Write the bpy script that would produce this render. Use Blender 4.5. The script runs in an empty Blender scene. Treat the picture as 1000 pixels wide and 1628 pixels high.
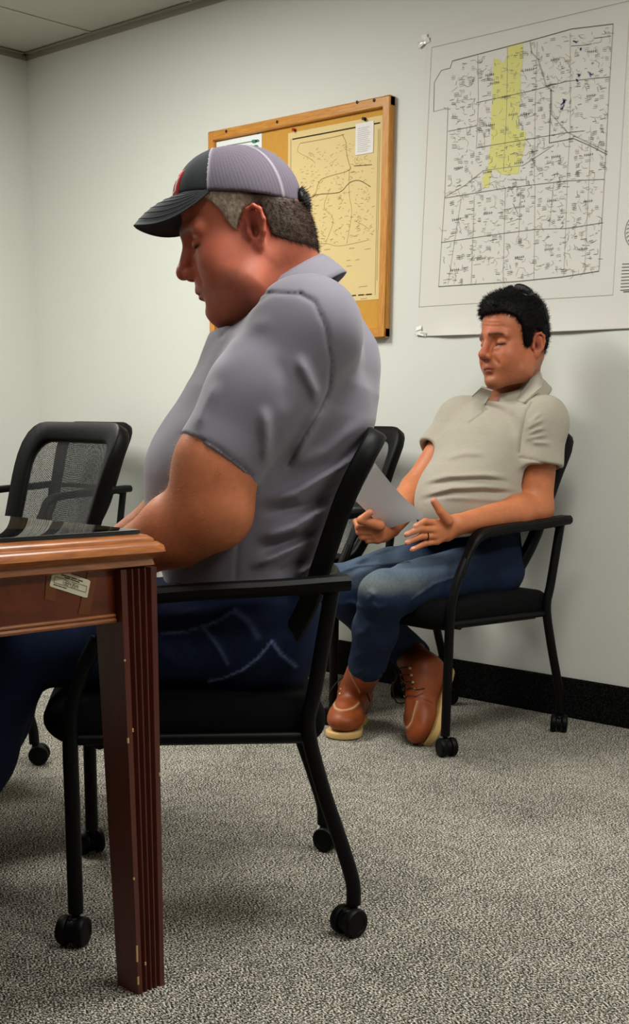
import bpy, math, random
import numpy as np
from mathutils import Matrix, Vector

SC = bpy.context.scene
COL = SC.collection

# ------------------------------------------------------------------ camera
F = 2049.4; CX = 533.8; CY = 1187.5; H = .90          # focal length and principal point in pixels of 1000x1628, eye height
PIT, ROL, YAW = [math.radians(a) for a in (14.051, .867, 47.32)]
hd = np.array([-math.cos(YAW), math.sin(YAW), 0]); rt = np.array([hd[1], -hd[0], 0]); up = np.array([0, 0, 1.])
fw = hd*math.cos(PIT) - up*math.sin(PIT); _cu = hd*math.sin(PIT) + up*math.cos(PIT)
r2 = rt*math.cos(ROL) + _cu*math.sin(ROL); u2 = -rt*math.sin(ROL) + _cu*math.cos(ROL)
CAM = np.array([0, 0, H])
cd = bpy.data.cameras.new('camera'); cam = bpy.data.objects.new('camera', cd); COL.objects.link(cam)
M = Matrix.Identity(4)
for i in range(3):
    M[i][0] = r2[i]; M[i][1] = u2[i]; M[i][2] = -fw[i]; M[i][3] = CAM[i]
cam.matrix_world = M
cd.sensor_fit = 'VERTICAL'; cd.sensor_height = 36; cd.lens = F/1628*36
cd.shift_x = (500-CX)/1628; cd.shift_y = (CY-814)/1628
cd.clip_start = .02; cd.clip_end = 50
SC.camera = cam

# ------------------------------------------------------------------ world and view
wd = bpy.data.worlds.new('world'); SC.world = wd; wd.use_nodes = True
wd.node_tree.nodes['Background'].inputs[0].default_value = (.6, .62, .65, 1)
wd.node_tree.nodes['Background'].inputs[1].default_value = .05
SC.view_settings.view_transform = 'Standard'; SC.view_settings.look = 'None'
SC.view_settings.exposure = -0.6; SC.view_settings.gamma = 1.0
SC.view_settings.use_curve_mapping = False

# room measures (metres); the wall with the maps lies in the plane Y = WY
WY = 3.476; WX = -5.04; RX = 1.9; FY = -2.4; CZ = 2.39
# recessed ceiling lamps: centre x, centre y, power
LAMP_SPOTS = [(-3.70, 1.75, 100), (-1.40, 1.75, 56), (-3.70, -.85, 12), (-1.40, -.85, 14), (.65, 1.75, 56)]

# pixel helpers: the point of a ray at a plane or at a forward distance
def ray(x, y): return r2*(x-CX)/F + u2*(CY-y)/F + fw
def atz(x, y, z=0.):
    d = ray(x, y); return CAM + d*((z-H)/d[2])
def atY(x, y, Y=WY):
    d = ray(x, y); return CAM + d*(Y/d[1])
def atX(x, y, X):
    d = ray(x, y); return CAM + d*(X/d[0])
def atd(x, y, D):
    d = ray(x, y); return CAM + d*(D/np.dot(d, hd))
# ------------------------------------------------------------------ helpers
def lin(r, g, b):
    f = lambda c: (c/255/12.92) if c/255 <= .04045 else ((c/255+.055)/1.055)**2.4
    return (f(r), f(g), f(b), 1)

def nset(n, **k):
    for a, v in k.items(): n.inputs[a.replace('_', ' ')].default_value = v

MATS = {}
def mat(name, col=(128, 128, 128), rough=.6, spec=.4, attr=False, metal=0., bump=None, var=None, sheen=0., coat=0., sss=0.):
    """col in 0..255; attr: multiply with the 'Col' attribute; bump=(scale,strength,dist); var=(scale,amount)"""
    if name in MATS: return MATS[name]
    m = bpy.data.materials.new(name); m.use_nodes = True; MATS[name] = m
    nt = m.node_tree; N = nt.nodes; L = nt.links; b = N['Principled BSDF']
    b.inputs['Base Color'].default_value = lin(*col); b.inputs['Roughness'].default_value = rough
    b.inputs['Specular IOR Level'].default_value = spec; b.inputs['Metallic'].default_value = metal
    if sheen: b.inputs['Sheen Weight'].default_value = sheen; b.inputs['Sheen Roughness'].default_value = .5
    if coat: b.inputs['Coat Weight'].default_value = coat; b.inputs['Coat Roughness'].default_value = .12
    src = None
    tc = N.new('ShaderNodeTexCoord')
    if attr:
        a = N.new('ShaderNodeAttribute'); a.attribute_name = 'Col'; src = a.outputs['Color']
    if var:
        nz = N.new('ShaderNodeTexNoise'); nset(nz, Scale=var[0], Detail=4., Roughness=.6); L.new(tc.outputs['Object'], nz.inputs['Vector'])
        mr = N.new('ShaderNodeMapRange'); nset(mr, To_Min=1-var[1], To_Max=1+var[1]); L.new(nz.outputs['Fac'], mr.inputs['Value'])
        mx = N.new('ShaderNodeMix'); mx.data_type = 'RGBA'; mx.blend_type = 'MULTIPLY'; mx.inputs[0].default_value = 1
        if src: L.new(src, mx.inputs[6])
        else: mx.inputs[6].default_value = lin(*col)
        L.new(mr.outputs['Result'], mx.inputs[7]); src = mx.outputs[2]
    if src: L.new(src, b.inputs['Base Color'])
    if bump:
        nz = N.new('ShaderNodeTexNoise'); nset(nz, Scale=bump[0], Detail=3.); L.new(tc.outputs['Object'], nz.inputs['Vector'])
        bp = N.new('ShaderNodeBump'); nset(bp, Strength=bump[1], Distance=bump[2]); L.new(nz.outputs['Fac'], bp.inputs['Height'])
        L.new(bp.outputs['Normal'], b.inputs['Normal'])
    if sss:
        b.inputs['Subsurface Weight'].default_value = sss; b.inputs['Subsurface Radius'].default_value = (.012, .004, .002); b.inputs['Subsurface Scale'].default_value = 1.
    return m

def link(name, me, m=None, parent=None):
    o = bpy.data.objects.new(name, me); COL.objects.link(o)
    if m is not None: o.data.materials.append(m)
    if parent is not None: o.parent = parent
    return o

def tag(o, label=None, cat=None, group=None, kind=None):
    if label: o['label'] = label
    if cat: o['category'] = cat
    if group: o['group'] = group
    if kind: o['kind'] = kind
    return o

def empty(name, loc=(0, 0, 0), rz=0.):
    o = bpy.data.objects.new(name, None); COL.objects.link(o); o.location = loc; o.rotation_euler = (0, 0, rz)
    o.empty_display_size = .05
    return o

def mesh_from(v, f, smooth=True, name='mesh', cols=None):
    me = bpy.data.meshes.new(name)
    v = np.asarray(v, np.float32)
    if isinstance(f, np.ndarray) and f.ndim == 2:
        nq, k = f.shape
        me.vertices.add(len(v)); me.vertices.foreach_set('co', v.ravel())
        me.loops.add(nq*k); me.loops.foreach_set('vertex_index', f.ravel().astype(np.int32))
        me.polygons.add(nq); me.polygons.foreach_set('loop_start', np.arange(0, nq*k, k, dtype=np.int32))
        me.polygons.foreach_set('loop_total', np.full(nq, k, np.int32))
    else:
        me.from_pydata([tuple(map(float, p)) for p in v], [], [tuple(map(int, q)) for q in f])
    me.update(calc_edges=True); me.validate()
    if smooth: me.polygons.foreach_set('use_smooth', np.ones(len(me.polygons), bool))
    if cols is not None and len(cols) == len(me.vertices):
        a = me.color_attributes.new('Col', 'FLOAT_COLOR', 'POINT')
        c = np.ones((len(cols), 4), np.float32); c[:, :3] = cols; a.data.foreach_set('color', c.ravel())
    me.update()
    return me

class MB:
    """collects simple shapes into one mesh"""
    def __init__(s): s.v = []; s.f = []; s.sm = []
    def add(s, v, f, smooth=False):
        o = len(s.v); s.v += [tuple(map(float, p)) for p in v]; s.f += [tuple(i+o for i in q) for q in f]; s.sm += [smooth]*len(f); return s
    def box(s, c, h, R=None, bev=0.):
        c = np.asarray(c, float); h = np.asarray(h, float); R = np.eye(3) if R is None else R
        b = min(bev, *(h*.95))
        if b <= 0:
            v = [c+R@(np.array([x, y, z])*h) for x in (-1, 1) for y in (-1, 1) for z in (-1, 1)]
            return s.add(v, [(0, 1, 3, 2), (4, 6, 7, 5), (0, 4, 5, 1), (2, 3, 7, 6), (0, 2, 6, 4), (1, 5, 7, 3)])
        v = []; idx = {}
        for sx in (-1, 1):
            for sy in (-1, 1):
                for sz in (-1, 1):
                    for ax in range(3):
                        q = h.copy()-b; q[ax] = h[ax]
                        idx[(sx, sy, sz, ax)] = len(v); v.append(c+R@(q*np.array([sx, sy, sz])))
        f = []
        for ax in range(3):
            a, bb = [(1, 2), (2, 0), (0, 1)][ax]
            for sg in (-1, 1):
                def k(pa, pb):
                    t = [0, 0, 0]; t[ax] = sg; t[a] = pa; t[bb] = pb; return idx[(t[0], t[1], t[2], ax)]
                q = [k(-1, -1), k(1, -1), k(1, 1), k(-1, 1)]; f.append(q if sg > 0 else q[::-1])
        for ax in range(3):
            a, bb = [(1, 2), (2, 0), (0, 1)][ax]
            for sa in (-1, 1):
                for sb in (-1, 1):
                    def k(pax, which):
                        t = [0, 0, 0]; t[ax] = pax; t[a] = sa; t[bb] = sb; return idx[(t[0], t[1], t[2], which)]
                    q = [k(-1, a), k(1, a), k(1, bb), k(-1, bb)]; f.append(q if sa*sb < 0 else q[::-1])
        for sx in (-1, 1):
            for sy in (-1, 1):
                for sz in (-1, 1):
                    q = [idx[(sx, sy, sz, i)] for i in range(3)]; f.append(q if sx*sy*sz > 0 else q[::-1])
        return s.add(v, f)
    def tube(s, pts, r, n=10, cap=True, prof=None, side=None, closed=False):
        """sweep a circle (or the 2-D profile prof scaled by r) along pts"""
        P = [np.asarray(p, float) for p in pts]; m = len(P)
        rr = [r]*m if np.isscalar(r) else list(r)
        pr = prof if prof is not None else [(math.cos(2*math.pi*i/n), math.sin(2*math.pi*i/n)) for i in range(n)]
        n = len(pr); v = []
        nrm = None
        for i in range(m):
            if closed: t = P[(i+1) % m]-P[i-1]
            else: t = P[min(i+1, m-1)]-P[max(i-1, 0)]
            t = t/(np.linalg.norm(t)+1e-12)
            if side is not None: a = np.asarray(side, float); a = a-t*(a@t)
            elif nrm is None:
                a = np.array([0, 0, 1.]) if abs(t[2]) < .9 else np.array([1., 0, 0]); a = a-t*(a@t)
            else: a = nrm-t*(nrm@t)
            a = a/(np.linalg.norm(a)+1e-12); nrm = a; b = np.cross(t, a)
            for (x, y) in pr: v.append(P[i]+rr[i]*(a*x+b*y))
        f = []
        for i in range(m if closed else m-1):
            j = (i+1) % m
            for k in range(n):
                f.append((i*n+k, i*n+(k+1) % n, j*n+(k+1) % n, j*n+k))
        if cap and not closed: f += [tuple(range(n))[::-1], tuple((m-1)*n+k for k in range(n))]
        return s.add(v, f, True)
    def lathe(s, c, axis, prof, n=20, cap=True):
        """prof: list of (radius, height along axis)"""
        c = np.asarray(c, float); t = np.asarray(axis, float); t = t/np.linalg.norm(t)
        a = np.array([0, 0, 1.]) if abs(t[2]) < .9 else np.array([1., 0, 0]); a = a-t*(a@t); a /= np.linalg.norm(a); b = np.cross(t, a)
        v = []
        for r, h in prof:
            for k in range(n):
                q = 2*math.pi*k/n; v.append(c+t*h+r*(a*math.cos(q)+b*math.sin(q)))
        f = []
        for i in range(len(prof)-1):
            for k in range(n): f.append((i*n+k, i*n+(k+1) % n, (i+1)*n+(k+1) % n, (i+1)*n+k))
        if cap: f += [tuple(range(n))[::-1], tuple((len(prof)-1)*n+k for k in range(n))]
        return s.add(v, f, True)
    def mesh(s, name='mesh'):
        me = bpy.data.meshes.new(name); me.from_pydata(s.v, [], s.f); me.update(calc_edges=True); me.validate()
        if len(me.polygons) == len(s.sm): me.polygons.foreach_set('use_smooth', s.sm)
        try: me.set_sharp_from_angle(angle=math.radians(42))
        except Exception: pass
        me.update(); return me
    def build(s, name, m, parent=None):
        return link(name, s.mesh(name), m, parent)

def spline(pts, n=8):
    """Catmull-Rom through pts"""
    P = [np.asarray(p, float) for p in pts]; P = [2*P[0]-P[1]]+P+[2*P[-1]-P[-2]]; out = []
    for i in range(1, len(P)-2):
        for k in range(n):
            t = k/n; a, b, c, d = P[i-1], P[i], P[i+1], P[i+2]
            out.append(.5*((2*b)+(c-a)*t+(2*a-5*b+4*c-d)*t*t+(3*b-a-3*c+d)*t**3))
    out.append(P[-2]); return out

def copy_tree(o, parent=None):
    c = o.copy(); COL.objects.link(c); c.parent = parent
    for ch in list(o.children): copy_tree(ch, c)
    return c

# ------------------------------------------------------------------ signed-distance modelling (for bodies, clothes, boots)
def nv(v): v = np.asarray(v, float); return v/np.linalg.norm(v)

class Field:
    def __init__(s, lo, hi, vox):
        s.lo = np.asarray(lo, float); s.vox = vox; s.n = np.ceil((np.asarray(hi, float)-s.lo)/vox).astype(int)+1
        s.D = np.full(tuple(s.n), 9., np.float32)
        s.ax = [(s.lo[i]+vox*np.arange(s.n[i])).astype(np.float32) for i in range(3)]
    def like(s):
        o = Field.__new__(Field); o.lo, o.vox, o.n, o.ax = s.lo, s.vox, s.n, s.ax; o.D = np.full(tuple(s.n), 9., np.float32); return o
    def sl(s, lo, hi, m):
        a = np.clip(np.floor((np.asarray(lo)-m-s.lo)/s.vox).astype(int), 0, s.n); b = np.clip(np.ceil((np.asarray(hi)+m-s.lo)/s.vox).astype(int)+1, 0, s.n)
        if np.any(b-a <= 0): return None
        return tuple(slice(i, j) for i, j in zip(a, b))
    def pts(s, S): return s.ax[0][S[0]][:, None, None], s.ax[1][S[1]][None, :, None], s.ax[2][S[2]][None, None, :]
    def add(s, prim, k=.01):
        fn, lo, hi = prim; S = s.sl(lo, hi, k+3*s.vox)
        if S is None: return s
        d = fn(*s.pts(S)); A = s.D[S]
        h = np.maximum(k-np.abs(A-d), 0)/k; s.D[S] = np.minimum(A, d)-h*h*k*.25
        return s
    def cut(s, prim, k=.005):
        fn, lo, hi = prim; S = s.sl(lo, hi, k+3*s.vox)
        if S is None: return s
        d = -fn(*s.pts(S)); A = s.D[S]
        h = np.maximum(k-np.abs(A-d), 0)/k; s.D[S] = np.maximum(A, d)+h*h*k*.25
        return s
    def keep(s, prim, k=.005):
        fn, lo, hi = prim; S = (slice(None),)*3
        d = fn(*s.pts(S)); h = np.maximum(k-np.abs(s.D-d), 0)/k; s.D = (np.maximum(s.D, d)+h*h*k*.25).astype(np.float32)
        return s
    def disp(s, fn, lo, hi, band=.03):
        """move the surface outwards by fn(x,y,z) metres"""
        S = s.sl(lo, hi, 0)
        if S is None: return s
        A = s.D[S]; x, y, z = s.pts(S); msk = np.abs(A) < band
        if not msk.any(): return s
        X = np.broadcast_to(x, A.shape)[msk]; Y = np.broadcast_to(y, A.shape)[msk]; Z = np.broadcast_to(z, A.shape)[msk]
        A[msk] -= fn(X, Y, Z).astype(np.float32); s.D[S] = A
        return s
    def mesh(s, smooth=1):
        D = s.D; ins = D < 0
        c = np.zeros(tuple(s.n-1), np.uint8)
        for i in (0, 1):
            for j in (0, 1):
                for k in (0, 1): c += ins[i:s.n[0]-1+i, j:s.n[1]-1+j, k:s.n[2]-1+k]
        act = (c > 0) & (c < 8); idx = np.argwhere(act); ids = np.full(act.shape, -1, np.int32); ids[act] = np.arange(len(idx))
        cor = [(i, j, k) for i in (0, 1) for j in (0, 1) for k in (0, 1)]
        V = np.stack([D[idx[:, 0]+i, idx[:, 1]+j, idx[:, 2]+k] for i, j, k in cor], 1)
        acc = np.zeros((len(idx), 3)); cnt = np.zeros(len(idx))
        for a in range(8):
            for b in range(a+1, 8):
                da = np.array(cor[b])-np.array(cor[a])
                if np.abs(da).sum() != 1: continue
                va, vb = V[:, a], V[:, b]; x = (va < 0) != (vb < 0)
                t = np.where(x, va/(va-vb+1e-12), 0)
                acc += np.where(x[:, None], np.array(cor[a])+t[:, None]*da, 0); cnt += x
        v = s.lo+(idx+acc/cnt[:, None])*s.vox
        Q = []
        for ax in range(3):
            a1, a2 = (ax+1) % 3, (ax+2) % 3
            A = np.moveaxis(ins, ax, 0); x = A[:-1] != A[1:]; x = np.moveaxis(x, 0, ax)
            e = np.argwhere(x); e = e[(e[:, a1] > 0) & (e[:, a2] > 0) & (e[:, a1] < s.n[a1]-1) & (e[:, a2] < s.n[a2]-1)]
            def g(d1, d2):
                q = e.copy(); q[:, a1] += d1; q[:, a2] += d2; return ids[q[:, 0], q[:, 1], q[:, 2]]
            q = np.stack([g(-1, -1), g(0, -1), g(0, 0), g(-1, 0)], 1)
            fl = ~ins[e[:, 0], e[:, 1], e[:, 2]]; q[fl] = q[fl][:, ::-1]
            Q.append(q)
        q = np.concatenate(Q); q = q[(q >= 0).all(1)]
        for _ in range(smooth):
            E = np.concatenate([q[:, [0, 1]], q[:, [1, 2]], q[:, [2, 3]], q[:, [3, 0]]]); E = np.concatenate([E, E[:, ::-1]])
            n = np.bincount(E[:, 0], minlength=len(v)); n[n == 0] = 1
            av = np.stack([np.bincount(E[:, 0], v[E[:, 1], i], minlength=len(v)) for i in range(3)], 1)/n[:, None]
            v = v*.5+av*.5
        return v, q

def cone(a, b, ra, rb):
    a = np.asarray(a, float); b = np.asarray(b, float); d = b-a; L2 = d@d+1e-12; R = max(ra, rb)
    def fn(x, y, z):
        px, py, pz = x-a[0], y-a[1], z-a[2]
        t = np.clip((px*d[0]+py*d[1]+pz*d[2])/L2, 0, 1)
        return np.sqrt((px-t*d[0])**2+(py-t*d[1])**2+(pz-t*d[2])**2)-(ra+(rb-ra)*t)
    return fn, np.minimum(a, b)-R, np.maximum(a, b)+R

def ell(c, r, R=None):
    c = np.asarray(c, float); r = np.asarray(r, float) if not np.isscalar(r) else np.array([r]*3); R = np.eye(3) if R is None else np.asarray(R)
    def fn(x, y, z):
        px, py, pz = x-c[0], y-c[1], z-c[2]
        q = [px*R[0, i]+py*R[1, i]+pz*R[2, i] for i in range(3)]
        k0 = np.sqrt(sum((q[i]/r[i])**2 for i in range(3))); k1 = np.sqrt(sum((q[i]/r[i]**2)**2 for i in range(3)))+1e-9
        return k0*(k0-1)/k1
    e = np.sqrt(((R*r)**2).sum(1)); return fn, c-e, c+e

def ecap(a, b, A, B, side):
    """capsule with elliptical section; A=(at a, at b) half width along side, B half width across"""
    a = np.asarray(a, float); b = np.asarray(b, float); d = b-a; L = np.linalg.norm(d)+1e-9; u = d/L
    s = np.asarray(side, float); s = nv(s-u*(s@u)); n = np.cross(u, s); R = max(*A, *B)
    def fn(x, y, z):
        px, py, pz = x-a[0], y-a[1], z-a[2]
        h = px*u[0]+py*u[1]+pz*u[2]; t = np.clip(h/L, 0, 1); e = h-t*L
        qa = px*s[0]+py*s[1]+pz*s[2]; qb = px*n[0]+py*n[1]+pz*n[2]
        ra = A[0]+(A[1]-A[0])*t; rb = B[0]+(B[1]-B[0])*t; rc = np.minimum(ra, rb)
        k0 = np.sqrt((qa/ra)**2+(qb/rb)**2+(e/rc)**2); k1 = np.sqrt((qa/ra**2)**2+(qb/rb**2)**2+(e/rc**2)**2)+1e-9
        return k0*(k0-1)/k1
    return fn, np.minimum(a, b)-R, np.maximum(a, b)+R

def rbox(c, h, r, R=None):
    c = np.asarray(c, float); h = np.asarray(h, float); R = np.eye(3) if R is None else np.asarray(R)
    def fn(x, y, z):
        px, py, pz = x-c[0], y-c[1], z-c[2]
        q = [np.abs(px*R[0, i]+py*R[1, i]+pz*R[2, i])-(h[i]-r) for i in range(3)]
        return np.sqrt(sum(np.maximum(k, 0)**2 for k in q))+np.minimum(np.maximum(q[0], np.maximum(q[1], q[2])), 0)-r
    e = (np.abs(R)*h).sum(1); return fn, c-e, c+e

def cyl(c, ax, r, h0, h1):
    c = np.asarray(c, float); a = nv(ax)
    def fn(x, y, z):
        px, py, pz = x-c[0], y-c[1], z-c[2]; h = px*a[0]+py*a[1]+pz*a[2]
        rr = np.sqrt(np.maximum(px*px+py*py+pz*pz-h*h, 0)); return np.maximum(rr-r, np.maximum(h0-h, h-h1))
    R = max(r, abs(h0), abs(h1))*1.5; return fn, c-R, c+R

def half(c, n):
    """the side the normal points away from"""
    c = np.asarray(c, float); n = nv(n)
    return (lambda x, y, z: (x-c[0])*n[0]+(y-c[1])*n[1]+(z-c[2])*n[2]), np.full(3, -99.), np.full(3, 99.)

def topx(X, Y, Z):
    """pixel the points fall on (used to lay folds and seams out over a shape that already exists)"""
    vx, vy, vz = X-CAM[0], Y-CAM[1], Z-CAM[2]
    d = vx*fw[0]+vy*fw[1]+vz*fw[2]
    return CX+F*(vx*r2[0]+vy*r2[1]+vz*r2[2])/d, CY-F*(vx*u2[0]+vy*u2[1]+vz*u2[2])/d, vx*hd[0]+vy*hd[1]

def plined(px, py, pl):
    """distance to a polyline in the plane"""
    best = np.full(px.shape, 1e9)
    for (x0, y0), (x1, y1) in zip(pl[:-1], pl[1:]):
        dx, dy = x1-x0, y1-y0; t = np.clip(((px-x0)*dx+(py-y0)*dy)/(dx*dx+dy*dy+1e-9), 0, 1)
        best = np.minimum(best, np.hypot(px-x0-t*dx, py-y0-t*dy))
    return best

def folds(field, lst, lo, hi, dmax):
    """raised or sunk folds: (polyline, height in m, half width in px)"""
    def fn(X, Y, Z):
        px, py, dd = topx(X, Y, Z); r = np.zeros(px.shape)
        for pl, amp, w in lst:
            L = [0.]
            for a, b in zip(pl[:-1], pl[1:]): L.append(L[-1]+math.hypot(b[0]-a[0], b[1]-a[1]))
            q = np.full(px.shape, 1e9); s = np.zeros(px.shape)
            for i in range(len(pl)-1):
                (x0, y0), (x1, y1) = pl[i], pl[i+1]; dx, dy = x1-x0, y1-y0; t = np.clip(((px-x0)*dx+(py-y0)*dy)/(dx*dx+dy*dy+1e-9), 0, 1)
                e = np.hypot(px-x0-t*dx, py-y0-t*dy); k = e < q; q = np.where(k, e, q); s = np.where(k, (L[i]+t*(L[i+1]-L[i]))/L[-1], s)
            tp = np.clip(np.minimum(s, 1-s)*3.2, 0, 1) if w > 3.2 else 1.
            r += amp*tp*tp*(3-2*tp)*np.exp(-(q/w)**2)
        return r*(dd < dmax)
    field.disp(fn, lo, hi)

def vnoise(P, s, seed=0):
    """cheap smooth value noise at points P (n,3)"""
    q = np.asarray(P, float)*s+seed*17.3; i = np.floor(q).astype(np.int64); f = q-i; f = f*f*(3-2*f); r = 0
    for a in (0, 1):
        for b in (0, 1):
            for c in (0, 1):
                h = (i[:, 0]+a)*374761393+(i[:, 1]+b)*668265263+(i[:, 2]+c)*2147483647+seed*974711
                h = (h ^ (h >> 13))*1274126177; h = (h ^ (h >> 16)) & 0xffff
                w = (f[:, 0] if a else 1-f[:, 0])*(f[:, 1] if b else 1-f[:, 1])*(f[:, 2] if c else 1-f[:, 2])
                r = r+w*h/65535.
    return r

def rgb(*c): return np.array(lin(*c)[:3])
def sstep(a, b, x): t = np.clip((x-a)/(b-a+1e-12), 0, 1); return t*t*(3-2*t)
def blend(cols, c, w): return cols*(1-w[:, None])+np.asarray(c)[None, :]*w[:, None]

def sdf_obj(name, vq, m, parent=None, cols=None):
    v, q = vq
    o = link(name, mesh_from(v, q, True, name, cols), m, parent)
    return o
def pick(vq, msk):
    """the faces of a mesh whose centre lies in msk(centres)"""
    v, q = vq; c = v[q].mean(1); q = q[msk(c)]; u, inv = np.unique(q, return_inverse=True); return v[u], inv.reshape(q.shape).astype(np.int32)
def join(*vqs):
    vs, qs, o = [], [], 0
    for v, q in vqs: vs.append(v); qs.append(q+o); o += len(v)
    return np.concatenate(vs), np.concatenate(qs)
# ------------------------------------------------------------------ materials of the room
def carpet_mat(name, dark, mid, light):
    m = bpy.data.materials.new(name); m.use_nodes = True; nt = m.node_tree; N = nt.nodes; L = nt.links; b = N['Principled BSDF']
    b.inputs['Roughness'].default_value = .95; b.inputs['Specular IOR Level'].default_value = .1
    tc = N.new('ShaderNodeTexCoord'); mp = N.new('ShaderNodeMapping'); mp.inputs['Rotation'].default_value = (0, 0, .75); mp.inputs['Scale'].default_value = (1, 1.5, 1)
    L.new(tc.outputs['Object'], mp.inputs['Vector'])
    n1 = N.new('ShaderNodeTexNoise'); nset(n1, Scale=205., Detail=2.5, Roughness=.65); L.new(mp.outputs[0], n1.inputs['Vector'])
    n2 = N.new('ShaderNodeTexNoise'); nset(n2, Scale=2.2, Detail=4., Roughness=.6); L.new(tc.outputs['Object'], n2.inputs['Vector'])
    n3 = N.new('ShaderNodeTexNoise'); nset(n3, Scale=30., Detail=2.); L.new(tc.outputs['Object'], n3.inputs['Vector'])
    ad = N.new('ShaderNodeMath'); ad.operation = 'MULTIPLY_ADD'; ad.inputs[1].default_value = .10; L.new(n2.outputs['Fac'], ad.inputs[0]); L.new(n1.outputs['Fac'], ad.inputs[2])
    ad2 = N.new('ShaderNodeMath'); ad2.operation = 'MULTIPLY_ADD'; ad2.inputs[1].default_value = .08; L.new(n3.outputs['Fac'], ad2.inputs[0]); L.new(ad.outputs[0], ad2.inputs[2])
    cr = N.new('ShaderNodeValToRGB'); e = cr.color_ramp.elements
    e[0].position = .50; e[0].color = lin(*dark); e[1].position = .70; e[1].color = lin(*light)
    q = e.new(.59); q.color = lin(*mid)
    L.new(ad2.outputs[0], cr.inputs['Fac']); L.new(cr.outputs['Color'], b.inputs['Base Color'])
    bp = N.new('ShaderNodeBump'); nset(bp, Strength=.9, Distance=.006); L.new(n1.outputs['Fac'], bp.inputs['Height']); L.new(bp.outputs['Normal'], b.inputs['Normal'])
    return m
MATS['carpet'] = carpet_mat('carpet', (20, 19, 20), (102, 98, 91), (232, 226, 208))
MATS['carpet_base'] = carpet_mat('carpet_base', (1, 1, 1), (7, 7, 7), (34, 33, 32))
M_WALL = mat('wall_paint', (212, 214, 206), .75, .25, bump=(240, .12, .002), var=(1.3, .03))
M_WALL2 = mat('wall_paint_dark', (120, 106, 88), .6, .3, var=(2, .08))  # for the unseen walls, made darker to cut the light they bounce
M_TILE = mat('ceiling_tile', (186, 184, 174), .95, .1, bump=(300, .4, .002), var=(90, .05))
M_TEE = mat('ceiling_grid', (186, 182, 170), .5, .3)
M_SLOT = mat('ceiling_void', (40, 38, 36), .9, .1)

# ------------------------------------------------------------------ shell
T = .1
def wallbox(name, c, h, m, kind='structure'):
    return tag(MB().box(c, h).build(name, m), kind=kind)
fl = tag(link('floor', mesh_from([(WX-T, FY-T, 0), (RX+T, FY-T, 0), (RX+T, WY+T, 0), (WX-T, WY+T, 0)], [(0, 1, 2, 3)], False), MATS['carpet']), kind='structure')
wallbox('wall_back', ((WX+RX)/2, WY+T/2, CZ/2+.1), ((RX-WX)/2+T, T/2, CZ/2+.1), M_WALL)
wallbox('wall_left', (WX-T/2, (WY+FY)/2, CZ/2+.1), (T/2, (WY-FY)/2, CZ/2+.1), M_WALL)
wallbox('wall_right', (RX+T/2, (WY+FY)/2, CZ/2+.1), (T/2, (WY-FY)/2, CZ/2+.1), M_WALL2)
wallbox('wall_front', ((WX+RX)/2, FY-T/2, CZ/2+.1), ((RX-WX)/2+T, T/2, CZ/2+.1), M_WALL2)
BH = .128
for nm, c, h in (('baseboard_back', ((WX+RX)/2, WY-.006, BH/2), ((RX-WX)/2, .006, BH/2)), ('baseboard_left', (WX+.006, (WY+FY)/2, BH/2), (.006, (WY-FY)/2-.012, BH/2))):
    tag(MB().box(c, h, bev=.004).build(nm, MATS['carpet_base']), kind='structure')
ceil = wallbox('ceiling', ((WX+RX)/2, (WY+FY)/2, CZ+.09), ((RX-WX)/2, (WY-FY)/2, .05), M_SLOT)
# suspended tiles and their grid
TX = [WX]+[-4.568+.61*k for k in range(12) if -4.568+.61*k < RX-.05]+[RX]
TY = [FY]+[FY+.0+(WY-1.0-FY) % 1.22+1.22*k for k in range(6) if FY+(WY-1.0-FY) % 1.22+1.22*k < WY-.2]+[WY]
TY = sorted(set(round(y, 4) for y in TY))
def lampcell(x0, x1, y0, y1):
    return any(x0 < lx < x1 and y0 < ly < y1 for lx, ly, p in LAMP_SPOTS)
LAMPS = []
tm = {}
for i in range(len(TX)-1):
    for j in range(len(TY)-1):
        x0, x1, y0, y1 = TX[i], TX[i+1], TY[j], TY[j+1]
        if lampcell(x0, x1, y0, y1):
            LAMPS.append(((x0+x1)/2, (y0+y1)/2, x1-x0, y1-y0, [p for lx, ly, p in LAMP_SPOTS if x0 < lx < x1 and y0 < ly < y1][0])); continue
        hx, hy = (x1-x0)/2-.004, (y1-y0)/2-.004
        key = (round(hx, 3), round(hy, 3))
        if key not in tm:
            tm[key] = MB().box((0, 0, 0), (hx, hy, .009), bev=.004).mesh('ceiling_tile')
        o = link('ceiling_tile', tm[key], M_TILE if not len(tm[key].materials) else None, ceil); o.location = ((x0+x1)/2, (y0+y1)/2, CZ+.013)
for x in TX[1:-1]:
    MB().box((x, (WY+FY)/2, CZ+.003), (.007, (WY-FY)/2, .003)).build('grid_bar', M_TEE, ceil)
for y in TY[1:-1]:
    MB().box(((WX+RX)/2, y, CZ+.0025), ((RX-WX)/2, .007, .0025)).build('grid_bar', M_TEE, ceil)
tr = MB().box(((WX+RX)/2, WY-.011, CZ-.001), ((RX-WX)/2, .011, .002)).box(((WX+RX)/2, WY-.0015, CZ-.012), ((RX-WX)/2, .0015, .011)).build('trim_1', mat('edge_angle', (150, 144, 130), .5, .3)); tag(tr, kind='structure')
tr = MB().box((WX+.011, (WY+FY)/2, CZ-.001), (.011, (WY-FY)/2, .002)).box((WX+.0015, (WY+FY)/2, CZ-.012), (.0015, (WY-FY)/2, .011)).build('trim_2', MATS['edge_angle']); tag(tr, kind='structure')

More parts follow.
